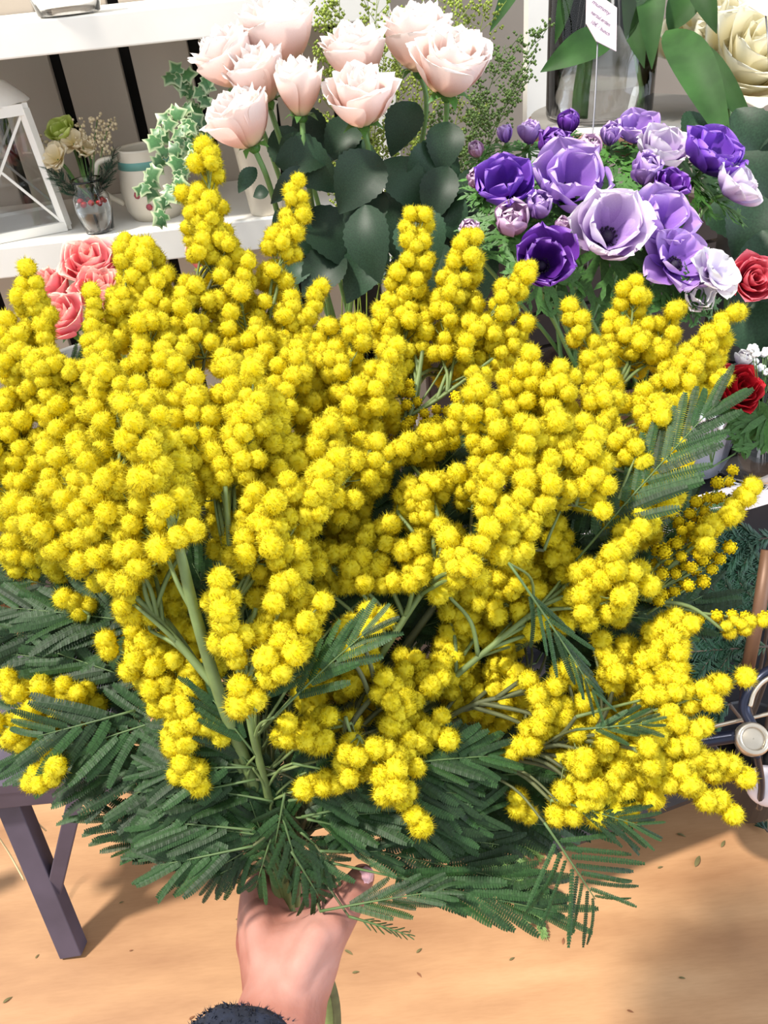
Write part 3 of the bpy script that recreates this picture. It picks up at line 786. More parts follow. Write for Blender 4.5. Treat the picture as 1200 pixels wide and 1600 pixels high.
for f in [
    # (branch, base, tip, pinna pairs, pinna length px, angle)
    ('q', 880, 900, .50, 1120, 630, .50, 13, 118, 34),
    ('q', 795, 880, .445, 930, 1085, .45, 9, 88, 20, None, 1.0, 0.0, (-1, 1), 0.6),
    ('q', 830, 955, .53, 1040, 970, .53, 9, 110, 30), ('r', 820, 980, .55, 980, 1060, .55, 9, 120, 30), ('q', 850, 940, .53, 960, 990, .54, 7, 110, 26),
    ('n', 430, 1120, .44, 575, 985, .425, 6, 105, 24),
    ('n', 400, 1110, .46, 470, 1020, .45, 5, 80, 30),
    ('p', 330, 990, .53, 20, 950, .53, 12, 115, 34), ('p', 230, 960, .54, -30, 1000, .54, 9, 120, 28), ('p', 250, 1050, .53, 0, 1020, .54, 9, 130, 26),
    ('p', 300, 1090, .52, 60, 1010, .53, 8, 120, 30), ('p', 240, 940, .55, 0, 900, .55, 9, 110, 34),
    ('p', 300, 1110, .495, 110, 1170, .495, 9, 110, 44), ('p', 210, 1110, .49, 60, 1150, .49, 6, 110, 40), ('p', 330, 1160, .53, 20, 1180, .54, 11, 120, 36),
    ('p', 360, 1200, .51, 120, 1215, .51, 9, 120, 40), ('o', 340, 1210, .50, 210, 1240, .50, 7, 100, 40), ('p', 200, 1080, .56, 10, 1110, .57, 8, 100, 36),
    ('o', 400, 1180, .47, 330, 1090, .46, 5, 90, 24), ('o', 390, 1200, .48, 350, 1140, .47, 4, 80, 30),
    # the skirt above the hand
    ('o', 430, 1340, .52, 150, 1268, .52, 11, 105, 28), ('p', 430, 1350, .52, 190, 1305, .53, 10, 100, 26), ('o', 425, 1300, .51, 260, 1240, .51, 8, 90, 34),
    ('p', 430, 1360, .51, 235, 1330, .51, 9, 80, 22), ('o', 420, 1290, .50, 330, 1215, .49, 7, 100, 34), ('o', 440, 1310, .49, 300, 1290, .49, 8, 90, 30),
    ('m', 420, 1240, .50, 520, 1190, .48, 7, 100, 34), ('m', 440, 1280, .50, 600, 1270, .48, 8, 110, 30),
    ('k', 480, 1340, .50, 865, 1425, .49, 12, 120, 20), ('k', 500, 1310, .51, 850, 1385, .50, 12, 110, 22), ('k', 520, 1280, .51, 780, 1320, .51, 10, 100, 30),
    ('m', 500, 1424, .49, 690, 1392, .48, 7, 76, 22), ('m', 450, 1330, .50, 590, 1330, .49, 8, 90, 34), ('k', 560, 1260, .53, 860, 1290, .53, 11, 120, 32),
    ('m', 545, 1432, .49, 640, 1462, .485, 8, 20, 30),
    ('k', 620, 1220, .54, 880, 1210, .54, 10, 130, 34), ('k', 660, 1180, .55, 860, 1230, .55, 9, 120, 36), ('r', 700, 1200, .55, 830, 1170, .55, 8, 110, 34),
    ('m', 420, 1330, .50, 390, 1250, .49, 6, 90, 40), ('m', 450, 1300, .50, 440, 1220, .49, 6, 90, 40), ('m', 480, 1290, .51, 520, 1230, .50, 6, 90, 36),
    ('k', 850, 1285, .47, 930, 1405, .47, 8, 118, 56, None, 1.0, 0.0, (-1, 1), 0.5), ('k', 870, 1250, .47, 1000, 1290, .47, 7, 90, 26, None, 1.0, 0.0, (-1, 1), 0.6), ('k', 900, 1140, .465, 1010, 1130, .455, 5, 60, 26),
    # dark heart of the bunch
    ('f', 520, 1000, .55, 700, 920, .56, 9, 120, 36), ('f', 500, 960, .56, 620, 880, .57, 9, 120, 36), ('l', 600, 1000, .55, 720, 960, .55, 8, 110, 34),
    ('f', 440, 1000, .55, 560, 880, .57, 9, 120, 36), ('e', 360, 1000, .54, 300, 880, .54, 8, 120, 36), ('e', 380, 940, .55, 330, 850, .56, 8, 110, 36),
    ('f', 540, 850, .56, 600, 760, .57, 8, 110, 34), ('l', 640, 860, .56, 720, 790, .57, 9, 120, 32), ('l', 700, 900, .56, 780, 830, .56, 8, 120, 34),
    ('h', 640, 780, .58, 730, 690, .59, 8, 110, 30), ('r', 640, 1130, .56, 720, 1080, .56, 8, 120, 34), ('r', 560, 1060, .56, 480, 1000, .56, 8, 120, 36),
    ('q', 800, 1000, .57, 900, 900, .57, 9, 120, 34), ('j', 960, 1000, .57, 1100, 930, .57, 9, 110, 34), ('j', 980, 900, .58, 1080, 800, .58, 9, 110, 34),
    ('b', 100, 600, .58, 140, 560, .57, 5, 60, 30), ('k', 760, 1120, .56, 900, 1180, .55, 9, 120, 34), ('n', 430, 1150, .53, 520, 1080, .54, 8, 120, 34),
    ('m', 660, 1180, .56, 560, 1210, .56, 8, 110, 36), ('m', 500, 1250, .53, 700, 1230, .54, 9, 120, 36), ('e', 420, 1080, .55, 360, 980, .56, 8, 110, 34),
]:
    frond(*f)
# dense shaded foliage at the back of the bunch
rf_ = random.Random(5)
for i in range(54):
    x = rf_.uniform(200, 880); y = rf_.uniform(860, 1290)
    if y > 1150 and x > 800: x -= 200
    dd_ = rf_.uniform(.555, .60)
    a_ = math.atan2(y - 1420, x - 446) + rf_.uniform(-.5, .5)
    frond(rf_.choice('efghlmqrknop'), x, y, dd_, x + 150 * math.cos(a_), y + 130 * math.sin(a_), dd_ + .01, 8, 120, 40)
for i in range(26):          # leafy skirt in front of the stems, just above the fist
    x = rf_.uniform(390, 640); y = rf_.uniform(1180, 1330 if x < 470 else 1290)
    dd_ = rf_.uniform(.465, .50)
    sg_ = 1 if x > 450 else -1
    a_ = rf_.uniform(-.75, .35)
    frond(rf_.choice('mkno'), x, y, dd_, x + sg_ * 150 * math.cos(a_), y + 110 * math.sin(a_), dd_ + .005, 8, 95, 34)
for (x, y, dd_, tx, ty) in ((430, 1290, .485, 400, 1385), (440, 1270, .48, 470, 1370), (470, 1300, .485, 520, 1345), (420, 1310, .49, 350, 1350), (455, 1330, .485, 500, 1405),
                            (480, 1280, .48, 560, 1300), (410, 1330, .495, 330, 1372), (445, 1240, .475, 430, 1320), (500, 1330, .48, 545, 1330)):
    frond('m', x, y, dd_, tx, ty, dd_ + .012, 6, 70, 36)
# foliage twig stripped of bloom and the cut lower ends below the fist
for i, (key, ox) in enumerate((('a', 0), ('k', 9), ('c', -8))):
    e = bez([HAND, at(486 + ox, 1490, .60), at(514 + ox, 1570, .66), at(506 + ox * 2, 1680, .73)], 8)
    BR[key]['mb'].tube(e, [.0052 - .0008 * i] * len(e), 8)
for k, b in BR.items():
    b['mb'].build('stem', M['woody'] if k in 'kchmr' else M['twig'], b['root'])
print('blossoms', NB[0])

# ================================================================== hand
def capsule(bm, p, q, r1, r2, n=14):
    mb = MB(); d = q - p; L = d.length
    pts, rad = [], []
    dn = d.normalized()
    for i in range(5):
        a = math.pi / 2 * (1 - i / 4); pts.append(p - dn * (r1 * math.sin(a))); rad.append(max(1e-4, r1 * math.cos(a)))
    for i in range(1, 5):
        a = math.pi / 2 * i / 4; pts.append(q + dn * (r2 * math.sin(a))); rad.append(max(1e-4, r2 * math.cos(a)))
    pts.insert(5, q); rad.insert(5, r2)
    mb.tube(pts, rad, n)
    base = len(bm[0]); bm[0].extend(mb.v); bm[1].extend([tuple(i + base for i in f) for f in mb.f])
person = thing('person', 'hand in a dark navy knitted sleeve gripping the mimosa stems', 'person', at(430, 1700, .45))
V = ([], [])
def chain(*pp):
    for a, b in zip(pp, pp[1:]): capsule(V, at(*a[:3]), at(*b[:3]), a[3], b[3])
# forearm, wrist and the mass of the hand
chain((352, 1800, .42, .034), (425, 1640, .465, .029), (447, 1555, .488, .0255), (452, 1510, .50, .0255))
chain((430, 1640, .485, .026), (440, 1550, .51, .024), (425, 1480, .535, .022))
chain((447, 1560, .49, .024), (428, 1490, .51, .0215), (412, 1440, .525, .0175), (410, 1405, .532, .0155))
chain((440, 1530, .505, .022), (410, 1470, .54, .018), (408, 1425, .553, .0150))
chain((440, 1540, .52, .020), (412, 1490, .56, .016), (410, 1450, .574, .0140))
chain((445, 1550, .53, .018), (418, 1510, .575, .015), (415, 1480, .592, .0125))
# thumb and its ball
chain((465, 1530, .49, .022), (482, 1490, .497, .0205), (512, 1450, .503, .0148), (540, 1412, .512, .0118), (560, 1380, .520, .0095), (566, 1370, .523, .0085))
chain((500, 1468, .494, .0135), (512, 1452, .496, .0125))            # thumb joint
chain((452, 1560, .473, .010), (470, 1510, .4785, .010), (498, 1462, .488, .0095))    # thumb tendon
chain((425, 1560, .477, .009), (412, 1490, .495, .0095), (404, 1430, .515, .010))     # index tendon
# web between thumb and index
chain((425, 1460, .525, .014), (462, 1460, .512, .013), (495, 1455, .508, .014))
chain((430, 1485, .52, .02), (480, 1480, .505, .018))
# fingers curled round the stems
chain((410, 1405, .532, .0145), (428, 1362, .555, .0115), (474, 1350, .575, .0100), (504, 1372, .572, .0090), (512, 1390, .568, .008))
chain((408, 1425, .553, .0145), (430, 1385, .578, .0115), (478, 1372, .596, .0102), (508, 1394, .592, .0090), (514, 1412, .587, .008))
chain((410, 1450, .574, .0135), (434, 1412, .598, .0108), (480, 1400, .614, .0098), (508, 1420, .610, .0086), (512, 1436, .604, .0078))
chain((415, 1480, .592, .012), (440, 1446, .614, .0095), (482, 1434, .628, .0085), (506, 1450, .622, .0076))
me = bpy.data.meshes.new('hand'); me.from_pydata(V[0], [], V[1])
tmp = bpy.data.objects.new('tmp_hand', me); C.objects.link(tmp)
rm = tmp.modifiers.new('remesh', 'REMESH'); rm.mode = 'VOXEL'; rm.voxel_size = 0.0017
sm = tmp.modifiers.new('smooth', 'SMOOTH'); sm.factor = 0.6; sm.iterations = 13
dg = bpy.context.evaluated_depsgraph_get()
hm = bpy.data.meshes.new_from_object(tmp.evaluated_get(dg)); hm.name = 'hand'
bpy.data.objects.remove(tmp)
hm.transform(WM[person.name].inverted())
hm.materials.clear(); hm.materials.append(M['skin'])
hm.polygons.foreach_set('use_smooth', [True] * len(hm.polygons))
hand = bpy.data.objects.new('hand', hm); C.objects.link(hand); hand.parent = person; WM[hand.name] = WM[person.name]
# thumb nail: a thin curved plate on the back of the thumb tip
mb = MB()
tc_ = at(564, 1373, .522); ta = (at(568, 1362, .524) - at(548, 1398, .515)).normalized()
up_ = (CAM - tc_).normalized() + RT * 0.45; up_ = (up_ - ta * up_.dot(ta)).normalized(); sd_ = ta.cross(up_)
g = []
for i in range(6):
    v = -0.5 + i / 5
    g.append([mb.vert(tc_ + ta * (v * 0.013) + sd_ * (u * 0.0055 * (1 - 0.35 * max(0, v) ** 2 * 4)) + up_ * (0.0096 - 0.0035 * u * u - 0.0012 * abs(v)), 0.5) for u in (-1, -.5, 0, .5, 1)])
for A, B in zip(g, g[1:]):
    for k in range(4): mb.face(A[k], A[k + 1], B[k + 1], B[k])
mb.build('thumb_nail', M['nail'], person)
# sleeve: a thick knitted cuff with loose wool
cA, cB = at(390, 1640, .462), at(325, 1820, .41)
sdir = (cB - cA).normalized()
sx_ = sdir.orthogonal().normalized(); sy_ = sdir.cross(sx_)
mb = MB(); rings = []
prof = [(0.028, 0.004), (0.032, -0.004), (0.037, -0.005), (0.041, 0.002), (0.0425, 0.012), (0.043, 0.03), (0.044, 0.05), (0.047, 0.09), (0.051, 0.16)]
cen = at(398, 1652, .466)
tl = (sdir + RT * 0.25).normalized()
for r, h in prof:
    ring = []
    for k in range(40):
        a = 2 * math.pi * k / 40
        w = 1 + 0.03 * math.sin(9 * a + h * 90) + 0.03 * noise.noise(Vector((math.cos(a) * 3, math.sin(a) * 3, h * 40)))
        ring.append(mb.vert(cen + sdir * h + (sx_ * math.cos(a) + sy_ * math.sin(a)) * r * w, 0.5))
    rings.append(ring)
for A, B in zip(rings, rings[1:]):
    for k in range(40): mb.face(A[k], A[(k + 1) % 40], B[(k + 1) % 40], B[k])
sl = mb.build('sleeve', M['navy'], person)
mb = MB()
for i in range(2600):
    k = random.randrange(2, 8); a = rnd(0, 6.283)
    t = random.random(); r = prof[k][0] * (1 - t) + prof[k - 1][0] * t; h = prof[k][1] * (1 - t) + prof[k - 1][1] * t
    dr = sx_ * math.cos(a) + sy_ * math.sin(a)
    p = cen + sdir * h + dr * r
    d = (dr + Vector((rnd(-1, 1), rnd(-1, 1), rnd(-1, 1))) * 0.9).normalized()
    s = d.orthogonal() * 0.00035
    mb.face(mb.vert(p - s, .5), mb.vert(p + s, .5), mb.vert(p + d * rnd(.0015, .004), .5))
tag(mb.build('wool_fuzz', M['navy'], sl), None, kind='stuff')
# ================================================================== cut flowers behind
def petal_mb(Rk, Hk, w0, flare, curl, seed, nu=10, nv=10, ruf=0.03):
    mb = MB(); g = []
    for i in range(nv + 1):
        v = 1 - (1 - i / nv) ** 1.5; row = []
        for j in range(nu + 1):
            u = -1 + 2 * j / nu
            prof = math.sin(min(1, v * 1.2 + 0.06) * math.pi / 2) ** 0.75
            c = max(0, (v - 0.62) / 0.38)
            rho = Rk * (0.10 + 0.90 * prof) + Rk * flare * c ** 2 * (1 - 0.55 * u * u)
            z = Hk * v - Hk * curl * c ** 2 - Hk * 0.08 * abs(u) ** 2.6 * v ** 2
            half = w0 * 1.12 * (0.40 + 0.60 * math.sin(math.pi * min(1, v * 0.62 + 0.16)))
            if v > 0.7: half *= math.sqrt(max(0.03, 1 - ((v - 0.7) / 0.304) ** 2))
            nz = noise.noise(Vector((u * 1.4, v * 1.6, seed * 3.7)))
            rho *= 1 + 0.05 * nz + 0.045 * u
            z += Hk * ruf * noise.noise(Vector((u * 2.6, v, seed * 9.1 + 4)))* v
            a = u * half
            row.append(mb.vert((rho * math.cos(a), rho * math.sin(a), z), v))
        g.append(row)
    for A, B in zip(g, g[1:]):
        for k in range(nu): mb.face(A[k], A[k + 1], B[k + 1], B[k])
    return mb
LAYERS = [(0.17, 1.62, 1.9, 0.0, 0.0, 2), (0.30, 1.66, 1.45, 0.06, 0.0, 3), (0.46, 1.66, 1.15, 0.10, 0.02, 4),
          (0.64, 1.62, 1.0, 0.14, 0.04, 5), (0.80, 1.56, 0.92, 0.20, 0.08, 5), (0.92, 1.46, 0.9, 0.26, 0.14, 5)]
ROSE_CACHE = {}
def rose_meshes(matkey, style):
    k = (matkey, style)
    if k not in ROSE_CACHE:
        out = []
        for i, (R, H, w, fl, cu, n) in enumerate(LAYERS):
            if style == 'bud':
                R, H, fl, cu = R * 0.80, H * 1.12, fl * 0.45, cu * 0.5
            if style == 'open':
                R, H, fl, cu = R * (1.0 + 0.12 * i / 5), H * (1 - 0.12 * i / 5), fl * 1.5, cu * 1.5
            if style == 'small':
                H *= 0.8
            out.append([(petal_mb(R, H, w, fl, cu, i * 5 + s).mesh('petal', M[matkey]), n) for s in range(2)])
        ROSE_CACHE[k] = out
    return ROSE_CACHE[k]
mb = MB()
for k in range(5):
    a = k * 2 * math.pi / 5
    d = Vector((math.cos(a), math.sin(a), 0)); s = Vector((-math.sin(a), math.cos(a), 0))
    p = [d * 0.1, d * 0.55 + Vector((0, 0, 0.05)), d * 0.85 + Vector((0, 0, -0.18))]
    b0, b1 = mb.vert(p[0] - s * .2), mb.vert(p[0] + s * .2)
    c0, c1 = mb.vert(p[1] - s * .17), mb.vert(p[1] + s * .17)
    t = mb.vert(p[2]); mb.face(b0, b1, c1, c0); mb.face(c0, c1, t)
mb.ball((0, 0, -0.08), 0.26, 8, 5)
SEPAL = mb.mesh('sepals', M['frill'])

def leaf_into(mb, base, tip, width, nrm, fold=0.25, bend=0.12, serr=0.0, n=10, sharp=1.0):
    base, tip = Vector(base), Vector(tip)
    ax = tip - base; L = ax.length; x = ax.normalized()
    nrm = Vector(nrm); nrm = (nrm - x * nrm.dot(x)).normalized(); y = nrm.cross(x)
    g = []
    for i in range(n + 1):
        t = i / n
        w = width / 2 * (math.sin(math.pi * t ** (0.75 / sharp)) ** 0.85 if 0 < t < 1 else 0.02)
        if serr and 0 < i < n: w *= 1 + serr * (1 if i % 2 else -1)
        c = base + ax * t + nrm * (bend * L * math.sin(math.pi * t) * 0.5 - bend * L * t * t * 0.5)
        row = []
        for u in (-1, -0.5, 0, 0.5, 1):
            row.append(mb.vert(c + y * (w * u) + nrm * (abs(u) ** 1.4 * fold * w), abs(u) * 0.9 + 0.02))
        g.append(row)
    for A, B in zip(g, g[1:]):
        for k in range(4): mb.face(A[k], A[k + 1], B[k + 1], B[k])
    return mb

TOCAM = lambda p: (CAM - p).normalized()
def rose(label, px, py, rpx, d, matkey, style='rose', lean=(0, 0.35), foot=None, group=None, name='rose', leaves=(), zs=1.0):
    """lean = (towards picture right, towards the viewer)"""
    r = rpx / F * d
    ctr = at(px, py, d)
    axis = (Vector((0, 0, 1)) + Vector((1, 0, 0)) * lean[0] + Vector((0, -1, 0)) * lean[1]).normalized()
    base = ctr - axis * r * 0.80
    root = thing(name, label, 'flower', base, frame_q(axis, (rnd(-1, 1), rnd(-1, 1), 0.1)), r, group)
    ms = rose_meshes(matkey, style)
    off = rnd(0, 6)
    for i, lay in enumerate(ms):
        n = lay[0][1]
        for k in range(n):
            a = off + i * 1.1 + 2 * math.pi * k / n + rnd(-.12, .12)
            me = lay[k % 2][0]
            q = Quaternion((0, 0, 1), a) @ Quaternion((0, 1, 0), rnd(-.05, .07) * (1 + i * 0.3))
            inst('petal', me, root, (0, 0, 0.0), q, (1, 1, zs * rnd(.96, 1.04)))
    inst('sepals', SEPAL, root, (0, 0, 0), Quaternion((0, 0, 1), off), 0.8)
    if foot is not None:
        m = MB(); f = Vector(foot)
        pl = bez([base, base - axis * 0.05 + Vector((0, 0, -0.02)), f.lerp(base, 0.45) + Vector((rnd(-.01, .01), 0, 0)), f], 6)
        m.tube(pl, 0.0034, 7); m.build('stem', M['rose_stem'], root)
    for lf in leaves:
        bx, by, tx, ty, w, ld = lf[:6]
        m = MB(); b, t = at(bx, by, ld), at(tx, ty, ld + (lf[6] if len(lf) > 6 else 0.0))
        leaf_into(m, b, t, w / F * ld, TOCAM(b) + Vector((rnd(-.5, .5), 0, rnd(.1, .7))), 0.3, 0.25, 0.035, 22, 0.9)
        m.build('leaf', M['rose_leaf'], root)
    return root

M['blush'] = petal_mat('blush_rose_petal', [(0.0, srgb(236, 214, 170)), (0.3, srgb(240, 200, 184)), (0.65, srgb(249, 230, 223)), (1.0, srgb(254, 249, 246))], 0.5, 0.3)
M['coral'] = petal_mat('coral_rose_petal', [(0.0, srgb(238, 200, 150)), (0.4, srgb(232, 108, 124)), (0.75, srgb(242, 150, 154)), (1.0, srgb(250, 212, 192))], 0.5, 0.3)
M['pink'] = petal_mat('deep_pink_rose_petal', [(0.0, srgb(190, 50, 70)), (0.5, srgb(216, 66, 92)), (1.0, srgb(236, 130, 140))], 0.5, 0.25)
M['red'] = petal_mat('red_rose_petal', [(0.0, srgb(90, 6, 14)), (0.6, srgb(150, 10, 24)), (1.0, srgb(184, 20, 34))], 0.6, 0.15)
M['ivory'] = petal_mat('ivory_rose_petal', [(0.0, srgb(226, 206, 140)), (0.4, srgb(232, 222, 180)), (1.0, srgb(242, 238, 220))], 0.5, 0.3)

# ---- vessels on the bench
def vessel(name, label, cat, c, prof, mat, n=32, thick=0.002):
    root = thing(name, label, cat, c)
    inner = [(max(0.0005, r - thick), z + (thick if i == len(prof) - 1 else 0)) for i, (r, z) in enumerate(reversed(prof))]
    inner = [(max(0.0005, r - thick), max(z, prof[0][1] + thick)) for r, z in reversed(prof)]
    m = MB(); m.lathe([(0.0005, prof[0][1])] + list(prof) + inner + [(0.0005, prof[0][1] + thick)], n, c)
    m.build('body', mat, root)
    return root
M['zinc'] = plain('zinc', srgb(150, 146, 140), 0.45, 0.12, 10, metal=0.6)
M['bucket'] = plain('lavender_white_bucket', srgb(196, 198, 214), 0.45, 0.05, 6)
M['brown_pot'] = plain('brown_wicker', srgb(70, 44, 30), 0.8, 0.3, 60, bump=0.5)
rf = Vector((-0.035, 1.30, 0.74))
rv = vessel('glass_vase', 'tall clear glass vase of pale roses behind the mimosa', 'vase', rf - Vector((0, 0, 0.02)), [(0.06, 0), (0.062, 0.01), (0.07, 0.24)], M['glass'])
m = MB(); m.lathe([(0.0005, 0.006), (0.057, 0.006), (0.062, 0.15), (0.0005, 0.15)], 28, rf - Vector((0, 0, 0.02))); m.build('water', M['water'], rv)
rose_leaf_sets = {
    3: [(440, 215, 532, 300, 70, .99), (470, 260, 425, 318, 34, .97), (455, 300, 470, 350, 34, 1.0)],
    4: [(430, 255, 520, 245, 62, .98), (400, 262, 372, 300, 26, .98), (420, 300, 395, 306, 24, .96)],
    6: [(590, 240, 530, 330, 84, .97), (600, 300, 545, 390, 70, .99), (570, 320, 590, 440, 74, .95), (600, 250, 660, 330, 70, 1.0)],
    5: [(560, 190, 510, 250, 60, 1.03), (540, 220, 590, 300, 60, 1.03)],
    8: [(740, 300, 690, 420, 76, 1.02), (720, 360, 760, 470, 76, 1.0), (760, 260, 720, 350, 60, 1.06), (680, 380, 700, 480, 76, 1.0), (700, 190, 690, 270, 60, .99), (690, 230, 640, 300, 70, 1.0), (700, 260, 670, 350, 60, .99), (690, 300, 720, 380, 60, 1.0)],
    7: [(650, 160, 610, 240, 60, 1.06), (660, 220, 720, 300, 50, 1.06), (640, 330, 680, 420, 84, .93)],
    2: [(430, 200, 480, 280, 60, 1.04), (470, 330, 560, 420, 80, 1.02), (540, 400, 470, 460, 70, 1.02)],
    1: [(460, 180, 520, 230, 56, 1.06), (600, 380, 540, 470, 70, 1.03), (620, 400, 650, 490, 70, 1.04)],
    0: [(430, 330, 500, 400, 60, 1.02), (490, 400, 440, 450, 50, 1.03), (600, 300, 620, 400, 80, 1.04)],
}
for i, (lab, x, y, r, d, st, ln) in enumerate([
    ('pale pink rose, leftmost of the top row, frilled yellowish outer petal', 352, 92, 50, 1.00, 'rose', (-0.45, 0.05)),
    ('largest blown-open pale rose at the top of the bunch', 432, 52, 64, 1.02, 'rose', (-0.1, 0.05)),
    ('pale peach rose tucked under the largest blown-open rose', 402, 118, 50, .98, 'rose', (-0.25, 0.1)),
    ('upright pale pink rosebud in the middle of the left cluster', 468, 140, 46, .95, 'bud', (0.05, 0.0)),
    ('pale pink rose hanging lowest left, a dry torn outer petal', 376, 186, 52, .95, 'rose', (-0.3, 0.1)),
    ('pale rose behind the open one, between the two rose clusters', 556, 82, 50, 1.00, 'rose', (-0.05, 0.05)),
    ('pale pink rose with a deep pink heart, lowest in the middle', 564, 152, 52, .94, 'rose', (0.0, 0.3)),
    ('creamy rose at the top with brown-flecked petals', 650, 58, 56, 1.03, 'rose', (-0.05, 0.0)),
    ('wide pale pink rose furthest right, pink folds at its heart', 708, 100, 58, .96, 'rose', (0.2, 0.42)),
]):
    a = 2 * math.pi * i / 9
    rose(lab, x, y, r, d, 'blush', st, ln, rf + Vector((0.042 * math.cos(a), 0.042 * math.sin(a), 0.01)), 'pale pink roses in the tall vase', leaves=rose_leaf_sets.get(i, ()))

# coral roses at the left
cf = Vector((-0.47, 1.30, 0.72))
vessel('zinc_bucket', 'zinc bucket of coral roses hidden behind the mimosa', 'bucket', cf, [(0.055, 0), (0.075, 0.24), (0.078, 0.245)], M['zinc'])
for i, (lab, x, y, r, d, st, ln) in enumerate([
    ('coral rose highest at the left, pale cream outer petals', 142, 412, 40, 1.00, 'open', (0.1, 0.5)),
    ('coral rose half hidden under the highest coral one', 158, 456, 38, .98, 'rose', (0.3, 0.4)),
    ('deep coral rosebud pointing down between mimosa tips', 100, 498, 38, .95, 'rose', (-0.1, 0.6)),
    ('coral rose with salmon edge nearest the left mimosa tip', 78, 452, 34, .99, 'rose', (-0.3, 0.3)),
    ('small coral rose peeping out under the highest mimosa tip', 322, 402, 28, 1.02, 'rose', (0.3, 0.3)),
    ('coral rose low behind the mimosa, only pink flecks showing', 180, 488, 30, .97, 'rose', (0.3, 0.6)),
]):
    a = i * 1.05
    rose(lab, x, y, r, d, 'coral', st, ln, cf + Vector((0.04 * math.cos(a), 0.04 * math.sin(a), 0.02)), 'coral roses in the zinc bucket')

# ---- anemones
def anem_petal(open_, seed, W=0.46, L=1.0, ruf=0.06):
    mb = MB(); g = []; nu, nv = 14, 13
    p = Vector((0.06, 0, 0)); pv_ = 0
    a0, a1 = {'closed': (35, 100), 'cup': (12, 68), 'open': (8, 30), 'flat': (4, -4)}[open_]
    for i in range(nv + 1):
        v = 1 - (1 - i / nv) ** 1.5; ds = (v - pv_) * L; pv_ = v; th = math.radians(a0 + (a1 - a0) * v)
        if i: p = p + Vector((math.cos(th), 0, math.sin(th))) * ds
        nr = Vector((-math.sin(th), 0, math.cos(th)))
        w = W * (0.25 + 0.75 * math.sin(math.pi * min(1, 0.10 + 0.62 * v))) * (1 if v < 0.75 else math.sqrt(max(0.03, 1 - ((v - 0.75) / 0.254) ** 2)))
        row = []
        for j in range(nu + 1):
            u = -1 + 2 * j / nu
            rf_ = ruf * noise.noise(Vector((u * 1.7, v * 1.8, seed * 5.3))) * (0.3 + v) * 2 + ruf * 0.6 * math.sin(u * 6 + seed) * v * v
            row.append(mb.vert(p + Vector((0, u * w, 0)) + nr * (0.22 * u * u * w * 2 + rf_), min(1, v * 0.85 + 0.15 * abs(u) * v)))
        g.append(row)
    for A, B in zip(g, g[1:]):
        for k in range(nu): mb.face(A[k], A[k + 1], B[k + 1], B[k])
    return mb
ANEM = {}
def anem_meshes(matkey, open_):
    k = (matkey, open_)
    if k not in ANEM: ANEM[k] = [anem_petal(open_, s + len(open_) * 3).mesh('petal', M[matkey]) for s in range(4)]
    return ANEM[k]
S = srgb
M['violet'] = petal_mat('violet_petal', [(0.0, S(60, 22, 110)), (0.35, S(92, 40, 160)), (0.8, S(124, 74, 190)), (1.0, S(164, 120, 214))], 0.5, 0.3)
M['deep_violet'] = petal_mat('deep_violet_petal', [(0.0, S(36, 8, 66)), (0.4, S(76, 24, 122)), (0.85, S(118, 62, 170)), (1.0, S(170, 130, 208))], 0.5, 0.25)
M['lilac'] = petal_mat('lilac_petal', [(0.0, S(120, 74, 176)), (0.4, S(158, 112, 204)), (0.8, S(186, 150, 216)), (1.0, S(214, 190, 228))], 0.5, 0.35)
M['pale_lilac'] = petal_mat('pale_lilac_petal', [(0.0, S(140, 96, 180)), (0.35, S(184, 150, 210)), (0.7, S(220, 204, 228)), (1.0, S(240, 234, 238))], 0.5, 0.35)
M['white_lilac'] = petal_mat('white_lilac_petal', [(0.0, S(186, 158, 206)), (0.4, S(222, 214, 230)), (1.0, S(238, 236, 232))], 0.5, 0.35)
M['mauve'] = petal_mat('mauve_petal', [(0.0, S(160, 150, 120)), (0.35, S(184, 140, 178)), (0.8, S(196, 158, 196)), (1.0, S(222, 200, 214))], 0.5, 0.3)
M['anem_eye'] = plain('anemone_eye', S(30, 18, 44), 0.5, 0.3, 60, bump=0.5)
mb = MB(); mb.ball((0, 0, 0.10), 0.13, 10, 6, a=.3)
for k in range(34):
    a = k * 2.4; rr = 0.17 + 0.10 * ((k * 7) % 5) / 5
    d = Vector((math.cos(a), math.sin(a), 0))
    mb.tube([d * 0.08 + Vector((0, 0, 0.03)), d * rr + Vector((0, 0, 0.10))], 0.008, 3, cap=False, a=.3); mb.ball(d * rr + Vector((0, 0, 0.11)), 0.028, 5, 3, a=.3)
EYE = mb.mesh('flower_eye', M['anem_eye'])
def frill_mesh(seed):
    rg = random.Random(seed); mb = MB()
    def lobe(p, d, L, w, lv):
        s = Vector((-d.y, d.x, 0)); q = p + d * L + Vector((0, 0, rg.uniform(-.05, .15) * L))
        a, b, c, e = mb.vert(p - s * w * .5), mb.vert(p + s * w * .5), mb.vert(p.lerp(q, .6) + s * w), mb.vert(p.lerp(q, .6) - s * w)
        t = mb.vert(q); mb.face(a, b, c, e); mb.face(e, c, t)
        if lv:
            for k in range(3):
                an = rg.uniform(-1.1, 1.1)
                lobe(p.lerp(q, 0.35 + 0.2 * k), Vector((d.x * math.cos(an) - d.y * math.sin(an), d.x * math.sin(an) + d.y * math.cos(an), 0)), L * .55, w * .7, lv - 1)
    for k in range(4):
        a = -0.9 + 0.6 * k
        lobe(Vector((0, 0, 0)), Vector((math.cos(a), math.sin(a), rg.uniform(-.1, .3))), rg.uniform(.7, 1), .09, 2)
    return mb.mesh('frilled_leaf', M['frill'])
FRILL = [frill_mesh(s) for s in range(4)]

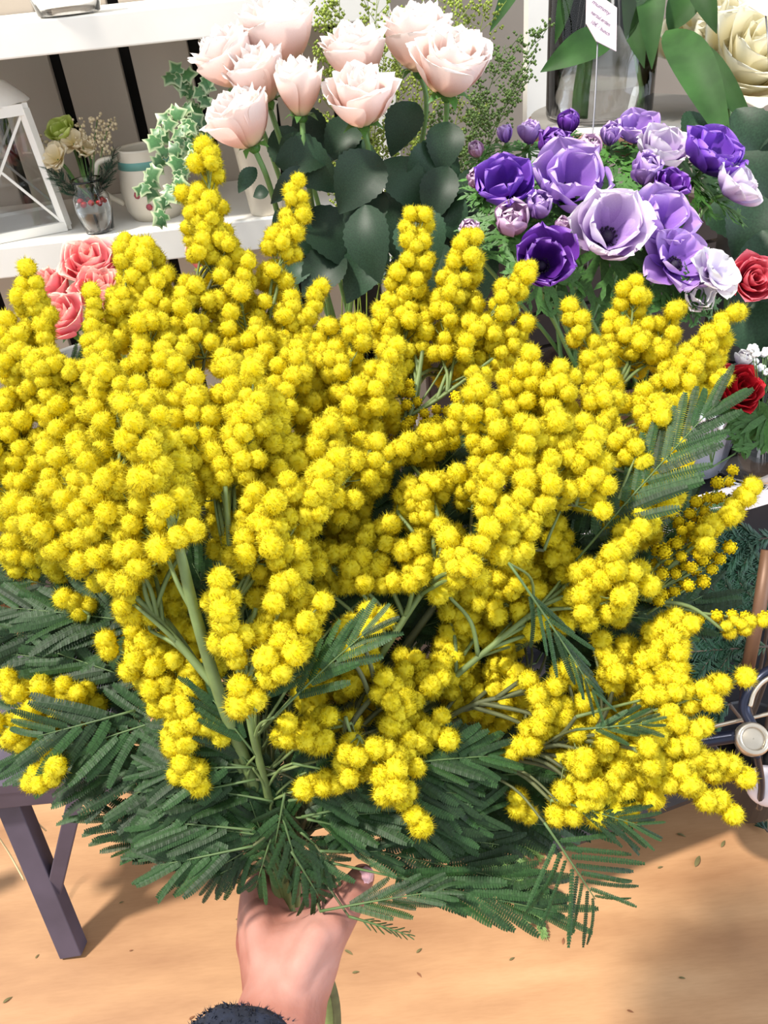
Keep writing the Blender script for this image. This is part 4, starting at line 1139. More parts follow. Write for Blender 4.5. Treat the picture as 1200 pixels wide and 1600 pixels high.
af = Vector((at(960, 480, .98).x, at(960, 480, .98).y + 0.03, ZS + 0.002))
ap = vessel('brown_pot', 'dark brown woven pot holding the purple anemones', 'pot', af, [(0.055, 0), (0.078, 0.17), (0.081, 0.175)], M['brown_pot'])
def anemone(lab, px, py, rpx, d, mk, open_='cup', ln=(0, .6), n=(6, 5), eye=True, frills=3, foot=None, grp='purple anemones in the brown pot', cat='flower', name='anemone'):
    r = rpx * 1.15 / F * d; ctr = at(px, py, d)
    axis = (Vector((0, 0, 1)) + Vector((1, 0, 0)) * ln[0] + Vector((0, -1, 0)) * ln[1]).normalized()
    k = {'closed': (0.62, 1.25), 'cup': (0.42, 1.25), 'open': (0.2, 1.08), 'flat': (0.05, 1.0)}[open_]
    base = ctr - axis * r * k[0]
    root = thing(name, lab, cat, base, frame_q(axis, (rnd(-1, 1), rnd(-1, 1), .1)), r * k[1], grp)
    ms = anem_meshes(mk, open_); off = rnd(0, 6)
    for lay, cnt in enumerate(n):
        for j in range(cnt):
            a = off + lay * 0.5 + 2 * math.pi * j / cnt + rnd(-.15, .15)
            q = Quaternion((0, 0, 1), a) @ Quaternion((0, 1, 0), math.radians(rnd(-12, 8) - lay * 14))
            sc = rnd(.9, 1.06) * (1 - 0.14 * lay)
            inst('petal', random.choice(ms), root, (0, 0, 0.02 * lay), q, sc)
    if eye: inst('flower_eye', EYE, root, (0, 0, 0.04), None, 0.9)
    for j in range(frills):
        q = Quaternion((0, 0, 1), off + j * 2.1 + rnd(-.4, .4)) @ Quaternion((0, 1, 0), rnd(-.1, .5))
        inst('frilled_leaf', random.choice(FRILL), root, (0, 0, -0.28), q, rnd(.8, 1.15))
    ft = Vector(foot) if foot is not None else af + Vector((rnd(-.05, .05), rnd(-.05, .05), 0.14))
    m = MB(); pl = bez([base, base - axis * 0.03, ft.lerp(base, 0.4) + Vector((rnd(-.01, .01), 0, 0)), ft], 6)
    m.tube(pl, 0.0028, 6, a=.5); m.build('stem', M['rose_stem'], root)
    return root
for a in [
    ('deep purple anemone with a black eye, open towards the viewer', 848, 410, 50, .88, 'deep_violet', 'cup', (-.05, 1.3)),
    ('big pale lilac anemone with white frilled rim and dark eye', 952, 360, 64, .88, 'pale_lilac', 'cup', (-.1, 1.0)),
    ('lilac anemone just right of the big white-rimmed one', 1032, 348, 50, .90, 'lilac', 'cup', (.15, .7)),
    ('violet-hearted anemone drooping above the white one at the edge', 1056, 412, 52, .88, 'lilac', 'open', (.3, .9)),
    ('white anemone tinged lilac beside the deep pink rose', 1116, 428, 40, .87, 'white_lilac', 'open', (.7, .8)),
    ('drooping white anemone petals lowest at the right', 1090, 462, 26, .88, 'white_lilac', 'cup', (.3, 1.4)),
    ('broad lilac anemone in the middle, behind the deep purple one', 892, 288, 60, .93, 'lilac', 'cup', (0, .75)),
    ('rich violet anemone at the left of the bunch', 786, 292, 48, .92, 'violet', 'cup', (-.2, .7)),
    ('pinkish mauve anemone bud below the rich violet one', 800, 346, 38, .90, 'mauve', 'closed', (-.1, .7)),
    ('small cream and mauve bloom at the left edge of the bunch', 746, 280, 24, .94, 'mauve', 'closed', (-.4, .6)),
    ('closed mauve bud at the upper left of the anemones', 789, 208, 20, 1.02, 'lilac', 'closed', (-.2, .1)),
    ('grey-lilac bud next to the closed mauve bud', 828, 206, 26, 1.04, 'lilac', 'closed', (0, .2)),
    ('dark violet anemone seen from the side at the back', 866, 226, 36, 1.00, 'deep_violet', 'closed', (0, .3)),
    ('darkest violet anemone at the back by the wire', 888, 192, 26, 1.04, 'deep_violet', 'closed', (.1, .2)),
    ('white and mauve bud right behind the card wire', 921, 232, 30, 1.00, 'mauve', 'closed', (0, .3)),
    ('pink-tinged lilac bud right of the card wire', 954, 210, 24, 1.03, 'lilac', 'closed', (0, .3)),
    ('lilac anemone at the back below the lily stems', 996, 206, 36, 1.04, 'lilac', 'cup', (0, .3)),
    ('pale lilac anemone under the big drooping lily leaf', 1036, 236, 42, 1.00, 'pale_lilac', 'cup', (.1, .4)),
    ('rounded lilac anemone cup above the big white-rimmed one', 1010, 264, 38, .96, 'lilac', 'closed', (-.1, .5)),
    ('small dark violet anemone between lilac cups', 1046, 290, 28, .95, 'deep_violet', 'cup', (.2, .6)),
    ('layered violet anemone at the upper right', 1112, 246, 50, .98, 'violet', 'cup', (.4, .5)),
    ('pale lilac anemone pointing right towards the dark leaves', 1148, 290, 40, .97, 'pale_lilac', 'cup', (.9, .5)),
    ('lilac bud between rich violet and broad lilac anemones', 842, 322, 32, .91, 'lilac', 'closed', (0, .6)),
    ('pinkish bud behind the middle mimosa tip', 734, 360, 22, .90, 'mauve', 'closed', (-.3, .6)),
    ('greenish white bud above the deep purple anemone', 880, 352, 20, .90, 'mauve', 'closed', (0, .5)),
    ('brownish mauve bud lowest at the far left of the bunch', 744, 234, 18, 1.02, 'mauve', 'closed', (-.4, .3)),
]:
    anemone(*a)

# ---- ivory roses, upper right
iv = at(1180, 330, 1.32); iv = Vector((iv.x, iv.y, ZS + 0.002))
vessel('zinc_bucket', 'zinc bucket of ivory roses at the right behind the anemones', 'bucket', iv, [(0.06, 0), (0.08, 0.26), (0.083, 0.265)], M['zinc'])
rose('large ivory rose at the right edge, swirled heart', 1176, 82, 72, 1.30, 'ivory', 'open', (-.1, .9), iv + Vector((0, 0, .05)), 'ivory roses')
rose('creamy ivory rose behind the drooping lily leaf', 1106, 46, 66, 1.36, 'ivory', 'open', (-.3, .5), iv + Vector((-.03, .02, .05)), 'ivory roses',
     leaves=[(1130, 190, 1110, 300, 60, 1.16), (1150, 170, 1190, 260, 70, 1.15), (1150, 240, 1200, 330, 80, 1.13), (1120, 280, 1170, 380, 80, 1.12), (1180, 300, 1150, 400, 80, 1.10),
             (1100, 180, 1070, 220, 50, 1.18), (1190, 180, 1160, 250, 70, 1.16), (1190, 360, 1210, 450, 80, 1.08), (1170, 470, 1190, 560, 80, 1.06), (1160, 420, 1210, 500, 80, 1.06)])
# ---- deep pink rose, red rose posy with gypsophila in a glass
gv = at(1172, 725, 1.14); gv.z = ZS + 0.002
g_ = vessel('glass_vase', 'clear glass vase under the red rose on the stand', 'vase', gv, [(0.05, 0), (0.052, 0.008), (0.052, 0.14)], M['glass'])
rose('deep pink rose at the right edge level with the anemones', 1178, 436, 36, 1.00, 'pink', 'small', (0, 1.6), gv + Vector((0.01, 0.02, .03)))
rose('dark red rose half behind the mimosa frond', 1150, 608, 36, 1.02, 'red', 'rose', (.3, .9), gv + Vector((0, 0, .03)),
     leaves=())
anemone('blush white petal cluster above the red rose', 1162, 560, 20, 1.03, 'white_lilac', 'closed', (0, .5), (4, 3), False, 0, gv + Vector((0, 0.01, .03)), None, name='lisianthus')
M['gyp'] = plain('gypsophila_white', S(235, 236, 236), 0.7, 0.05, 60)
def gyp(lab, cx, cy, d, spread_, n):
    root = thing('gypsophila', lab, 'flower', gv + Vector((0, 0, .04)), group='gypsophila sprigs by the red rose')
    st = MB(); hub = at(cx, cy + 90, d + .02); st.tube(bez([gv + Vector((0, 0, .04)), hub]), 0.0012, 5, a=.5)
    stem_o = st
    for k in range(n):
        p = at(cx + rnd(-1, 1) * spread_, cy + rnd(-1, 1) * spread_ * 1.1, d + rnd(-.03, .03))
        st.tube([hub, hub.lerp(p, .6) + Vector((0, 0, .004)), p], 0.0006, 3, cap=False, a=.5)
        m = MB()
        for j in range(6):
            m.ball(p + Vector((rnd(-1, 1), rnd(-1, 1), rnd(-1, 1))) * 0.0032, 0.0030, 6, 4, a=.5)
        m.build('floret', M['gyp'], root)
    st.build('stem', M['rose_stem'], root)
gyp('gypsophila sprig right of the red rose', 1188, 570, 1.02, 26, 16)
gyp('gypsophila sprig below and left of the red rose', 1112, 640, 1.04, 24, 9)
for lab, b, t in (('green frilled leaf spray below the red rose', (1200, 640, 1.03), (1172, 668, 1.02)),):
    root = thing('leaf_spray', lab, 'leaves', at(*b))
    for k in range(6):
        q = frame_q(TOCAM(at(*b)) + Vector((rnd(-.4, .4), 0, rnd(-.3, .3))), Vector((-1 + .25 * k, 0, -.5 + .1 * k)))
        inst('frilled_leaf', FRILL[k % 4], root, Vector((rnd(-.01, .01), 0, rnd(-.01, .01))), q, rnd(.04, .055))
    m = MB(); m.tube(bez([gv + Vector((.02, 0, .05)), at(*b)]), 0.0016, 5, a=.5); m.build('stem', M['rose_stem'], root)
bk = at(1072, 770, 1.19); bk.z = ZS + 0.002
vessel('white_bucket', 'lavender-white plastic bucket on the stand behind the mimosa frond', 'bucket', bk, [(0.042, 0), (0.052, 0.10), (0.055, 0.104)], M['bucket'])

# ---- lilies in a glass cylinder, price card
lv = at(935, 178, 1.42)
tb = thing('side_table', 'small grey metal table with a copper rim under the lily vase', 'table', (lv.x + .05, lv.y + .02, 0))
M['copper'] = plain('copper', S(104, 74, 54), 0.5, 0.2, 20, metal=0.25)
c0 = Vector((lv.x + .05, lv.y + .02, lv.z - 0.03))
m = MB(); m.lathe([(0.0005, 0), (0.16, 0), (0.16, 0.028), (0.0005, 0.028)], 40, c0); m.build('table_top', M['zinc'], tb)
m = MB(); m.lathe([(0.161, -0.012), (0.167, -0.012), (0.167, 0.02), (0.161, 0.02)], 40, c0, True); m.build('rim', M['copper'], tb)
for k in range(3):
    a = k * 2.09 + .4
    m = MB(); m.tube([c0 + Vector((.14 * math.cos(a), .14 * math.sin(a), 0)), Vector((c0.x + .18 * math.cos(a), c0.y + .18 * math.sin(a), 0.0))], 0.012, 8); m.build('leg', M['metal_dark'], tb)
lg = vessel('glass_cylinder', 'large clear glass cylinder of lily stems behind the price card', 'vase', lv, [(0.088, 0), (0.09, 0.006), (0.09, 0.26)], M['glass'], 40, 0.003)
m = MB(); m.lathe([(0.0005, 0.008), (0.085, 0.008), (0.085, 0.10), (0.0005, 0.10)], 36, lv); m.build('water', M['water'], lg)
def lily(lab, foot, top, leaves):
    root = thing('lily_stem', lab, 'stem', foot, group='lily stems in the glass cylinder')
    m = MB(); m.tube(bez([foot, foot.lerp(top, .5) + Vector((.004, 0, 0)), top], 8), 0.0062, 8, a=.5); m.build('stem', M['rose_stem'], root)
    for (bx, by, bd, tx, ty, td, w) in leaves:
        m = MB(); b, t = at(bx, by, bd), at(tx, ty, td)
        leaf_into(m, b, t, w / F * bd, TOCAM(b) + Vector((rnd(-.3, .3), 0, rnd(.2, .6))), 0.3, 0.25, 0, 12, 0.85); m.build('leaf', M['lily_leaf'], root)
lily('lily stem with the broad leaf pointing left below the card', lv + Vector((-.03, 0, .012)), at(925, -120, 1.36), [(960, 60, 1.30, 850, 104, 1.28, 50), (900, -60, 1.3, 870, 60, 1.3, 30)])
lily('lily stem behind the pink price card', lv + Vector((-.01, .03, .012)), at(945, -120, 1.42), [(975, -60, 1.33, 1000, 88, 1.26, 52), (820, -60, 1.3, 772, 38, 1.26, 30)])
lily('lily stem with the biggest leaf drooping to the right', lv + Vector((.05, -.01, .012)), at(1045, -120, 1.34), [(1040, 48, 1.24, 1140, 215, 1.12, 58), (1050, 60, 1.28, 1182, 196, 1.18, 40)])
lily('lily stem right of the biggest drooping leaf', lv + Vector((.06, .02, .012)), at(1060, -120, 1.38), [(1045, 50, 1.28, 1095, -40, 1.26, 50), (1085, -50, 1.24, 1116, 42, 1.2, 40), (1010, -60, 1.3, 1020, 90, 1.25, 44)])
# card on a wire
M['card'] = plain('pink_card', S(226, 204, 208), 0.8, 0.02, 5)
M['ink'] = plain('pencil_ink', S(120, 100, 120), 0.9, 0.1, 30)
M['wire'] = plain('steel_wire', S(120, 120, 126), 0.4, 0.1, 30, metal=0.8)
cd = 1.02
card = thing('price_card', 'pink handwritten price card on a wire above the anemones', 'card', at(922, 275, .99))
cc = [(917, -22), (964, 12), (963, 80), (932, 64), (916, 36)]
P = [at(x, y, cd + (x - 940) * 0.0003) for x, y in cc]
nrm = (P[1] - P[0]).cross(P[2] - P[0]).normalized()
if nrm.dot(TOCAM(P[0])) < 0: nrm = -nrm
m = MB(); A = [m.vert(p, .5) for p in P]; B = [m.vert(p - nrm * 0.0012, .5) for p in P]
m.face(*A); m.face(*reversed(B))
for k in range(5): m.face(A[k], B[k], B[(k + 1) % 5], A[(k + 1) % 5])
m.build('paper', M['card'], card, False)
m = MB(); m.tube(bez([at(934, 60, cd + .004), at(930, 150, 1.01), at(922, 275, .99), at(918, 420, 1.0)], 6), 0.0011, 6, a=.5); m.build('wire', M['wire'], card)
ux = (at(964, 46, cd + .0072) - at(917, 12, cd - .0069)).normalized(); uy = nrm.cross(ux)
for txt, x, y, h in (('mummy', 924, 4, .0085), ('nerzul.erden', 922, 21, .0078), ('10€ / bunch', 921, 36, .0078)):
    cu = bpy.data.curves.new('handwriting', 'FONT'); cu.body = txt; cu.size = h; cu.shear = 0.3; cu.extrude = 0.0001
    to = bpy.data.objects.new('tmp_text', cu); C.objects.link(to)
    tm = bpy.data.meshes.new_from_object(to.evaluated_get(bpy.context.evaluated_depsgraph_get())); bpy.data.objects.remove(to)
    tm.materials.clear(); tm.materials.append(M['ink'])
    w_ = max(v.co.x for v in tm.vertices) or 1
    sx = min(1.0, 0.030 / w_)
    o = at(x, y, cd - .005)
    o = o - nrm * (o - P[0]).dot(nrm) + nrm * 0.0004
    mt = Matrix.Translation(o) @ Matrix((ux * sx, uy, nrm)).transposed().to_4x4()
    tm.transform(WM[card.name].inverted() @ mt)
    to = bpy.data.objects.new('handwriting', tm); C.objects.link(to); to.parent = card; WM[to.name] = WM[card.name]
# second card at the edge
c2 = thing('price_card', 'blank grey-white card at the upper right edge by the ivory roses', 'card', at(1190, 60, 1.06))
P = [at(x, y, 1.06) for x, y in ((1172, -30), (1240, -20), (1240, 34), (1194, 24), (1168, 8))]
m = MB(); A = [m.vert(p, .5) for p in P]; B = [m.vert(p - TOCAM(P[0]) * 0.0012, .5) for p in P]
m.face(*A); m.face(*reversed(B))
for k in range(5): m.face(A[k], B[k], B[(k + 1) % 5], A[(k + 1) % 5])
m.build('paper', M['card'], c2, False)
m = MB(); m.tube([at(1196, 20, 1.064), at(1200, 60, 1.06), at(1204, 200, 1.05)], 0.001, 5, a=.5); m.build('wire', M['wire'], c2)

# ---- fine green filler sprigs behind the roses
M['filler'] = leaf_mat('filler_green', (0.26, 0.33, 0.05), 0.6, 0.2, 0.3)
M['filler_dark'] = leaf_mat('filler_dark_green', (0.09, 0.15, 0.035), 0.6, 0.2, 0.3)
def filler(lab, foot, tx, ty, td, w, mk, nb=46):
    f = Vector(foot); T = at(tx, ty, td)
    root = thing('filler_sprig', lab, 'sprig', f, group='fine green filler sprigs behind the roses')
    pl = bez([f, f.lerp(T, .55) + Vector((rnd(-.01, .01), .01, 0)), T], 10)
    m = MB(); m.tube(pl, [0.0014 - .0009 * k / (len(pl) - 1) for k in range(len(pl))], 5, a=.5)
    bd = MB()
    W = w / F * td
    for k in range(nb):
        t = 0.45 + 0.55 * k / nb
        p = pl[int(t * (len(pl) - 1))].lerp(pl[min(len(pl) - 1, int(t * (len(pl) - 1)) + 1)], (t * (len(pl) - 1)) % 1)
        a = rnd(0, 6.28)
        q = p + Vector((math.cos(a), math.sin(a) * .6, rnd(.3, 1.0))) * W * rnd(.5, 1.0) * (1.15 - .5 * t)
        md = p.lerp(q, .5) + Vector((0, 0, -.004))
        m.tube([p, md, q], 0.0005, 3, cap=False, a=.5)
        for j in range(11):
            s_ = rnd(.25, 1.05)
            c = p.lerp(q, s_) + Vector((rnd(-1, 1), rnd(-1, 1), rnd(-1, 1))) * 0.007
            bd.ball(c, rnd(.0018, .0030), 4, 2, a=.5)
    m.build('stem', M[mk], root)
    tag(bd.build('seed_heads', M[mk], root), None, kind='stuff')
fb = rf + Vector((0, .03, .02))
for lab, x, y, d, w, mk in [
    ('yellow-green filler sprig behind the left rose cluster', 505, 10, 1.16, 70, 'filler'), ('yellow-green filler sprig between the two rose clusters', 545, 30, 1.15, 80, 'filler'),
    ('bright filler sprig rising behind the middle rose', 590, -20, 1.18, 80, 'filler'), ('filler sprig behind the creamy flecked rose', 630, 20, 1.16, 80, 'filler'),
    ('tall filler sprig right of the flecked rose', 720, -10, 1.20, 80, 'filler'), ('dull green filler sprig above the wide right rose', 765, -10, 1.22, 70, 'filler'),
    ('dark filler sprig beside the white post', 790, 70, 1.18, 56, 'filler_dark'), ('dark filler sprig low beside the white post', 815, 110, 1.16, 56, 'filler_dark'),
    ('dark filler sprig under the wide right rose', 755, 150, 1.14, 54, 'filler_dark'), ('dark filler sprig crossing the lily vase edge', 845, 40, 1.2, 50, 'filler_dark'),
    ('yellow-green filler sprig at the very top left of the middle gap', 530, -20, 1.17, 80, 'filler'), ('yellow-green filler sprig low in the middle gap', 560, 60, 1.12, 70, 'filler'),
    ('filler sprig just left of the creamy flecked rose', 605, 50, 1.13, 70, 'filler'), ('filler sprig filling between flecked and wide roses', 690, 10, 1.15, 80, 'filler'),
    ('low filler sprig between rose stems and anemones', 690, 180, 1.12, 50, 'filler_dark')]:
    filler(lab, fb + Vector((rnd(-.03, .03), rnd(-.01, .03), 0)) if x < 730 else fb + Vector((.03, rnd(0, .02), 0)), x, y, d, w, mk)
# ================================================================== things on the white shelves
def on_shelf(px, py, z):
    return at_z(px, py, z)
# lantern
lc = at_y(28, 345, SY + 0.14); lc.z = zl
lan = thing('lantern', 'white metal lantern with crossed bars, glass sides and domed top', 'lantern', lc, Quaternion((0, 0, 1), math.radians(20)))
hw, hb, Ht = 0.078, 0.092, 0.235
def lbar(name, p, q, w=0.012, mat='white_paint'):
    m = MB(); m.bar(p, q, w, w); return m.build(name, M[mat], lan, False, local=True)
cb = [Vector((x * hb, y * hb, 0.01)) for x, y in ((-1, -1), (1, -1), (1, 1), (-1, 1))]
ct = [Vector((x * hw, y * hw, Ht)) for x, y in ((-1, -1), (1, -1), (1, 1), (-1, 1))]
for k in range(4):
    lbar('corner_post', cb[k], ct[k], 0.016)
    lbar('bottom_rail', cb[k], cb[(k + 1) % 4], 0.018); lbar('top_rail', ct[k], ct[(k + 1) % 4], 0.020)
    lbar('cross_bar', cb[k], ct[(k + 1) % 4], 0.005); lbar('cross_bar', cb[(k + 1) % 4], ct[k], 0.005)
    m = MB(); i4 = [m.vert(p * .97, .5) for p in (cb[k], cb[(k + 1) % 4], ct[(k + 1) % 4], ct[k])]; m.face(*i4)
    o = m.build('glass_pane', M['glass'], lan, False, local=True)
    so = o.modifiers.new('thickness', 'SOLIDIFY'); so.thickness = 0.002
m = MB(); m.box((0, 0, 0.006), (hb * 2, hb * 2, 0.012)); m.build('base_plate', M['white_paint'], lan, False, local=True)
m = MB()
rs = []
for r, z in ((0.098, Ht + .008), (0.090, Ht + .018), (0.062, Ht + .045), (0.034, Ht + .058), (0.030, Ht + .062), (0.030, Ht + .085), (0.0005, Ht + .09)):
    n_ = 4 if False else 28
    rs.append([m.vert((r * math.cos(2 * math.pi * k / n_) * (1.0), r * math.sin(2 * math.pi * k / n_), z)) for k in range(n_)])
for A, B in zip(rs, rs[1:]):
    for k in range(28): m.face(A[k], A[(k + 1) % 28], B[(k + 1) % 28], B[k])
m.build('roof', M['white_paint'], lan, True, local=True)
m = MB(); m.tube([Vector((.035 * math.cos(a), 0, Ht + .09 + .035 * math.sin(a))) for a in [k * math.pi / 10 for k in range(11)]], 0.003, 6, a=.5); m.build('ring_handle', M['metal_dark'], lan, True, local=True)

# small glass with a posy
pv = at_y(154, 352, SY + 0.05); pv.z = zl
pg = vessel('posy_glass', 'small rounded glass vase with red berries on the white shelf', 'vase', pv, [(0.026, 0), (0.030, 0.004), (0.037, 0.045), (0.036, 0.07), (0.026, 0.088), (0.028, 0.098), (0.032, 0.104)], M['glass'], 28, 0.002)
m = MB(); m.lathe([(0.0005, 0.006), (0.027, 0.006), (0.034, 0.045), (0.033, 0.062), (0.0005, 0.062)], 24, pv); m.build('water', M['water'], pg)
M['berry'] = plain('red_berry', S(200, 20, 18), 0.3, 0.15, 40)
for k in range(9):
    a = k * 0.7; m = MB(); m.ball(pv + Vector((.022 * math.cos(a), .022 * math.sin(a), .058 + rnd(0, .006))), .0065, 10, 7, a=.5)
    tag(m.build('red_berry', M['berry']), 'red berry floating in the small posy glass', 'berry', 'red berries in the posy glass')
M['lime'] = petal_mat('lime_orchid_petal', [(0, S(140, 160, 40)), (.6, S(182, 200, 84)), (1, S(214, 222, 140))])
M['cream'] = petal_mat('cream_petal', [(0, S(214, 190, 120)), (.6, S(232, 216, 180)), (1, S(240, 230, 205))])
pf = pv + Vector((0, 0, .05))
def posy(*a, **k):
    anemone(*a, foot=pf + Vector((rnd(-.01, .01), rnd(-.01, .01), 0)), grp='posy in the small glass', eye=False, frills=0, **k)
dp = (pv - CAM).dot(fwd)
posy('lime green orchid at the top of the posy', 97, 207, 22, dp - .02, 'lime', 'cup', (-.2, .6), (5, 3), name='orchid')
posy('cream blossom lowest left in the posy', 88, 247, 21, dp - .05, 'cream', 'open', (-.3, .9), (5, 4), name='small_blossom')
posy('cream blossom in the middle of the posy', 114, 222, 19, dp - .03, 'cream', 'open', (0, .8), (5, 4), name='small_blossom')
posy('peach blossom right of the middle one in the posy', 136, 232, 17, dp - .03, 'cream', 'cup', (.2, .7), (5, 4), name='small_blossom')
M['statice'] = plain('dried_statice', S(214, 196, 160), 0.8, 0.15, 60)
for lab, tx, ty in (('dried cream sprig rising highest from the posy', 152, 185), ('dried cream sprig leaning right from the posy', 172, 190), ('dried cream sprig at the left of the posy', 66, 225), ('short dried sprig in the posy centre', 125, 195)):
    root = thing('dried_sprig', lab, 'sprig', pf, group='posy in the small glass')
    T = at(tx, ty, dp - .02); m = MB(); m.tube(bez([pf, pf.lerp(T, .6) + Vector((0, 0, .01)), T]), .001, 4, a=.5)
    b = MB()
    for k in range(70):
        p = pf.lerp(T, rnd(.62, 1.05)) + Vector((rnd(-1, 1), rnd(-1, 1), rnd(-1, 1))) * .012
        b.ball(p, rnd(.0024, .0042), 5, 3, a=.5)
    m.build('stem', M['rose_stem'], root); tag(b.build('florets', M['statice'], root), None, kind='stuff')
M['fir'] = leaf_mat('fir_needle', (0.02, 0.065, 0.035), 0.5, 0.08, 0.3)
def fir(lab, B, T, nd=0.016, n=160, mk='fir', w=0.0016, up=None, grp=None, name='fir_twig', side=3, foot=None):
    B, T = Vector(B), Vector(T); ax = T - B; L = ax.length; x = ax.normalized()
    root = thing(name, lab, 'twig', B, group=grp)
    m = MB(); m.tube([B, B.lerp(T, .5), T], [.0022, .0016, .0009], 5, a=.5); nb = MB()
    nz = Vector(up) if up else Vector((0, 0, 1)); nz = (nz - x * nz.dot(x)).normalized(); y = nz.cross(x)
    segs = [(B, T)]
    if foot is not None: m.tube(bez([foot, Vector(foot).lerp(B, .6) + Vector((.01, 0, .01)), B]), .003, 6, a=.5)
    for k in range(side):
        for sg in (-1, 1):
            p = B.lerp(T, .2 + .6 * k / max(1, side)); segs.append((p, p + (x * .75 + y * sg * .6).normalized() * L * (.38 - .06 * k)))
    for (p0, p1) in segs[1:]: m.tube([p0, p1], [.0012, .0007], 4, a=.5)
    for (p0, p1) in segs:
        xx = (p1 - p0).normalized()
        for k in range(int(n * (p1 - p0).length / L)):
            c = p0.lerp(p1, rnd(.02, 1)); a = rnd(0, 6.28)
            d = (xx * .9 + (y * math.cos(a) + nz * math.sin(a) * .45)).normalized()
            s = d.cross(nz).normalized() * w * .5; t = c + d * nd * rnd(.75, 1.1)
            nb.face(nb.vert(c - s, .5), nb.vert(c + s, .5), nb.vert(t + s * .3, .5), nb.vert(t - s * .3, .5))
    m.build('twig', M['bench'], root); tag(nb.build('needles', M[mk], root), None, kind='stuff')
fir('dark fir twig at the right of the posy', pf, at(180, 235, dp - .04), .018, 160, grp='posy in the small glass')
fir('dark fir twig at the left of the posy', pf, at(72, 262, dp - .05), .016, 140, grp='posy in the small glass')
fir('dark fir twig low in front of the posy', pf, at(140, 262, dp - .07), .016, 120, grp='posy in the small glass')

# jug with a teal band
jv = at_y(248, 335, SY + 0.13); jv.z = zl
M['cream_glaze'] = plain('cream_glaze', S(206, 196, 178), 0.35, 0.05, 8)
M['teal'] = plain('teal_band', S(96, 150, 140), 0.4, 0.08, 12)
jg = vessel('glazed_jug', 'cream glazed jug with a teal band and looped handle on the shelf', 'jug', jv, [(0.052, 0), (0.062, 0.02), (0.066, 0.06), (0.058, 0.11), (0.052, 0.135), (0.054, 0.14)], M['cream_glaze'], 32, .003)
m = MB(); m.lathe([(0.0598, 0.104), (0.0545, 0.124), (0.0535, 0.124), (0.0588, 0.104)], 32, jv, True); m.build('band', M['teal'], jg)
m = MB(); m.tube(bez([jv + Vector((-.052, -.02, .125)), jv + Vector((-.092, -.03, .12)), jv + Vector((-.098, -.03, .07)), jv + Vector((-.062, -.02, .035))]), .006, 8, a=.5); m.build('handle', M['cream_glaze'], jg)
M['floral'] = plain('red_floral_print', S(150, 60, 70), 0.5, 0.4, 80)
for k in range(4):
    a = -1.5 + rnd(-.5, .5); z = rnd(.03, .07)
    m = MB(); c = jv + Vector((.066 * math.cos(a), .066 * math.sin(a), z)); m.ball(c, .007, 8, 4, (1, .25, 1), a=.5); m.build('painted_flower', M['floral'], jg)
# zinc cone vase
zv = at_y(424, 372, SY + 0.06); zv.z = zl
vessel('cone_vase', 'pale grey tapering vase on the shelf under the lowest left rose', 'vase', zv, [(0.032, 0), (0.034, 0.004), (0.052, 0.20), (0.056, 0.205)], M['cream_glaze'], 28, .003)
# glass bowl on the upper shelf
ub = at_y(108, 18, SY + 0.06); ub.z = zu
gb = vessel('glass_bowl', 'clear glass bowl of pale petals on the upper shelf', 'bowl', ub, [(0.050, 0), (0.056, 0.004), (0.066, 0.05), (0.064, 0.09)], M['glass'], 32, .003)
m = MB(); m.ball(ub + Vector((0, 0, .06)), .052, 14, 8, (1, 1, .7), a=.8); m.build('pale_petals', M['cream'], gb)

# ivy
def ivy_leaf_mb():
    m = MB(); c = m.vert((.12, 0, .02), 0.0)
    pr = [(0, 0), (-.12, .22), (.02, .46), (.25, .34), (.45, .62), (.58, .30), (1.0, 0), (.58, -.30), (.45, -.62), (.25, -.34), (.02, -.46), (-.12, -.22)]
    o = [m.vert((x, y, -.12 * abs(y) - .08 * x * x), 1.0) for x, y in pr]
    i_ = [m.vert((.15 + (x - .15) * .6, y * .6, .03 - .05 * abs(y)), 0.45) for x, y in pr]
    for k in range(12):
        m.face(o[k], o[(k + 1) % 12], i_[(k + 1) % 12], i_[k]); m.face(i_[k], i_[(k + 1) % 12], c)
    return m
IVY = ivy_leaf_mb().mesh('leaf', M['ivy'])
iv_root = thing('ivy_plant', 'variegated ivy trailing down over the cream jug', 'plant', at_y(310, 230, SY + .10))
di = 1.62
for pts in ([(318, 200, di), (300, 150, di - .02), (285, 118, di - .04), (268, 116, di - .05)],
            [(318, 200, di), (295, 165, di - .04), (262, 190, di - .07), (244, 215, di - .08)],
            [(318, 200, di), (300, 225, di - .08), (285, 262, di - .1), (262, 300, di - .12), (256, 345, di - .12)],
            [(318, 200, di), (315, 150, di - .05), (325, 115, di - .06)],
            [(300, 215, di - .06), (262, 240, di - .1), (232, 275, di - .12), (225, 300, di - .12)],
            [(310, 200, di - .02), (290, 190, di - .08), (280, 230, di - .1), (272, 310, di - .12)]):
    pl = bez([at(*p) for p in pts], 8)
    m = MB(); m.tube(pl, .0012, 5, a=.5); m.build('vine', M['rose_stem'], iv_root)
    for k in range(2, len(pl), 2):
        p = pl[k]; d = Vector((rnd(-1, 1), rnd(-.8, .1), rnd(-1, .5))).normalized()
        z = (TOCAM(p) + Vector((rnd(-.6, .6), rnd(-.3, .3), rnd(0, .9)))).normalized()
        x_ = (d - z * d.dot(z)).normalized(); y_ = z.cross(x_)
        inst('leaf', IVY, iv_root, p + TOCAM(p) * .004, Matrix((x_, y_, z)).transposed().to_quaternion(), rnd(.022, .036), wloc=True)

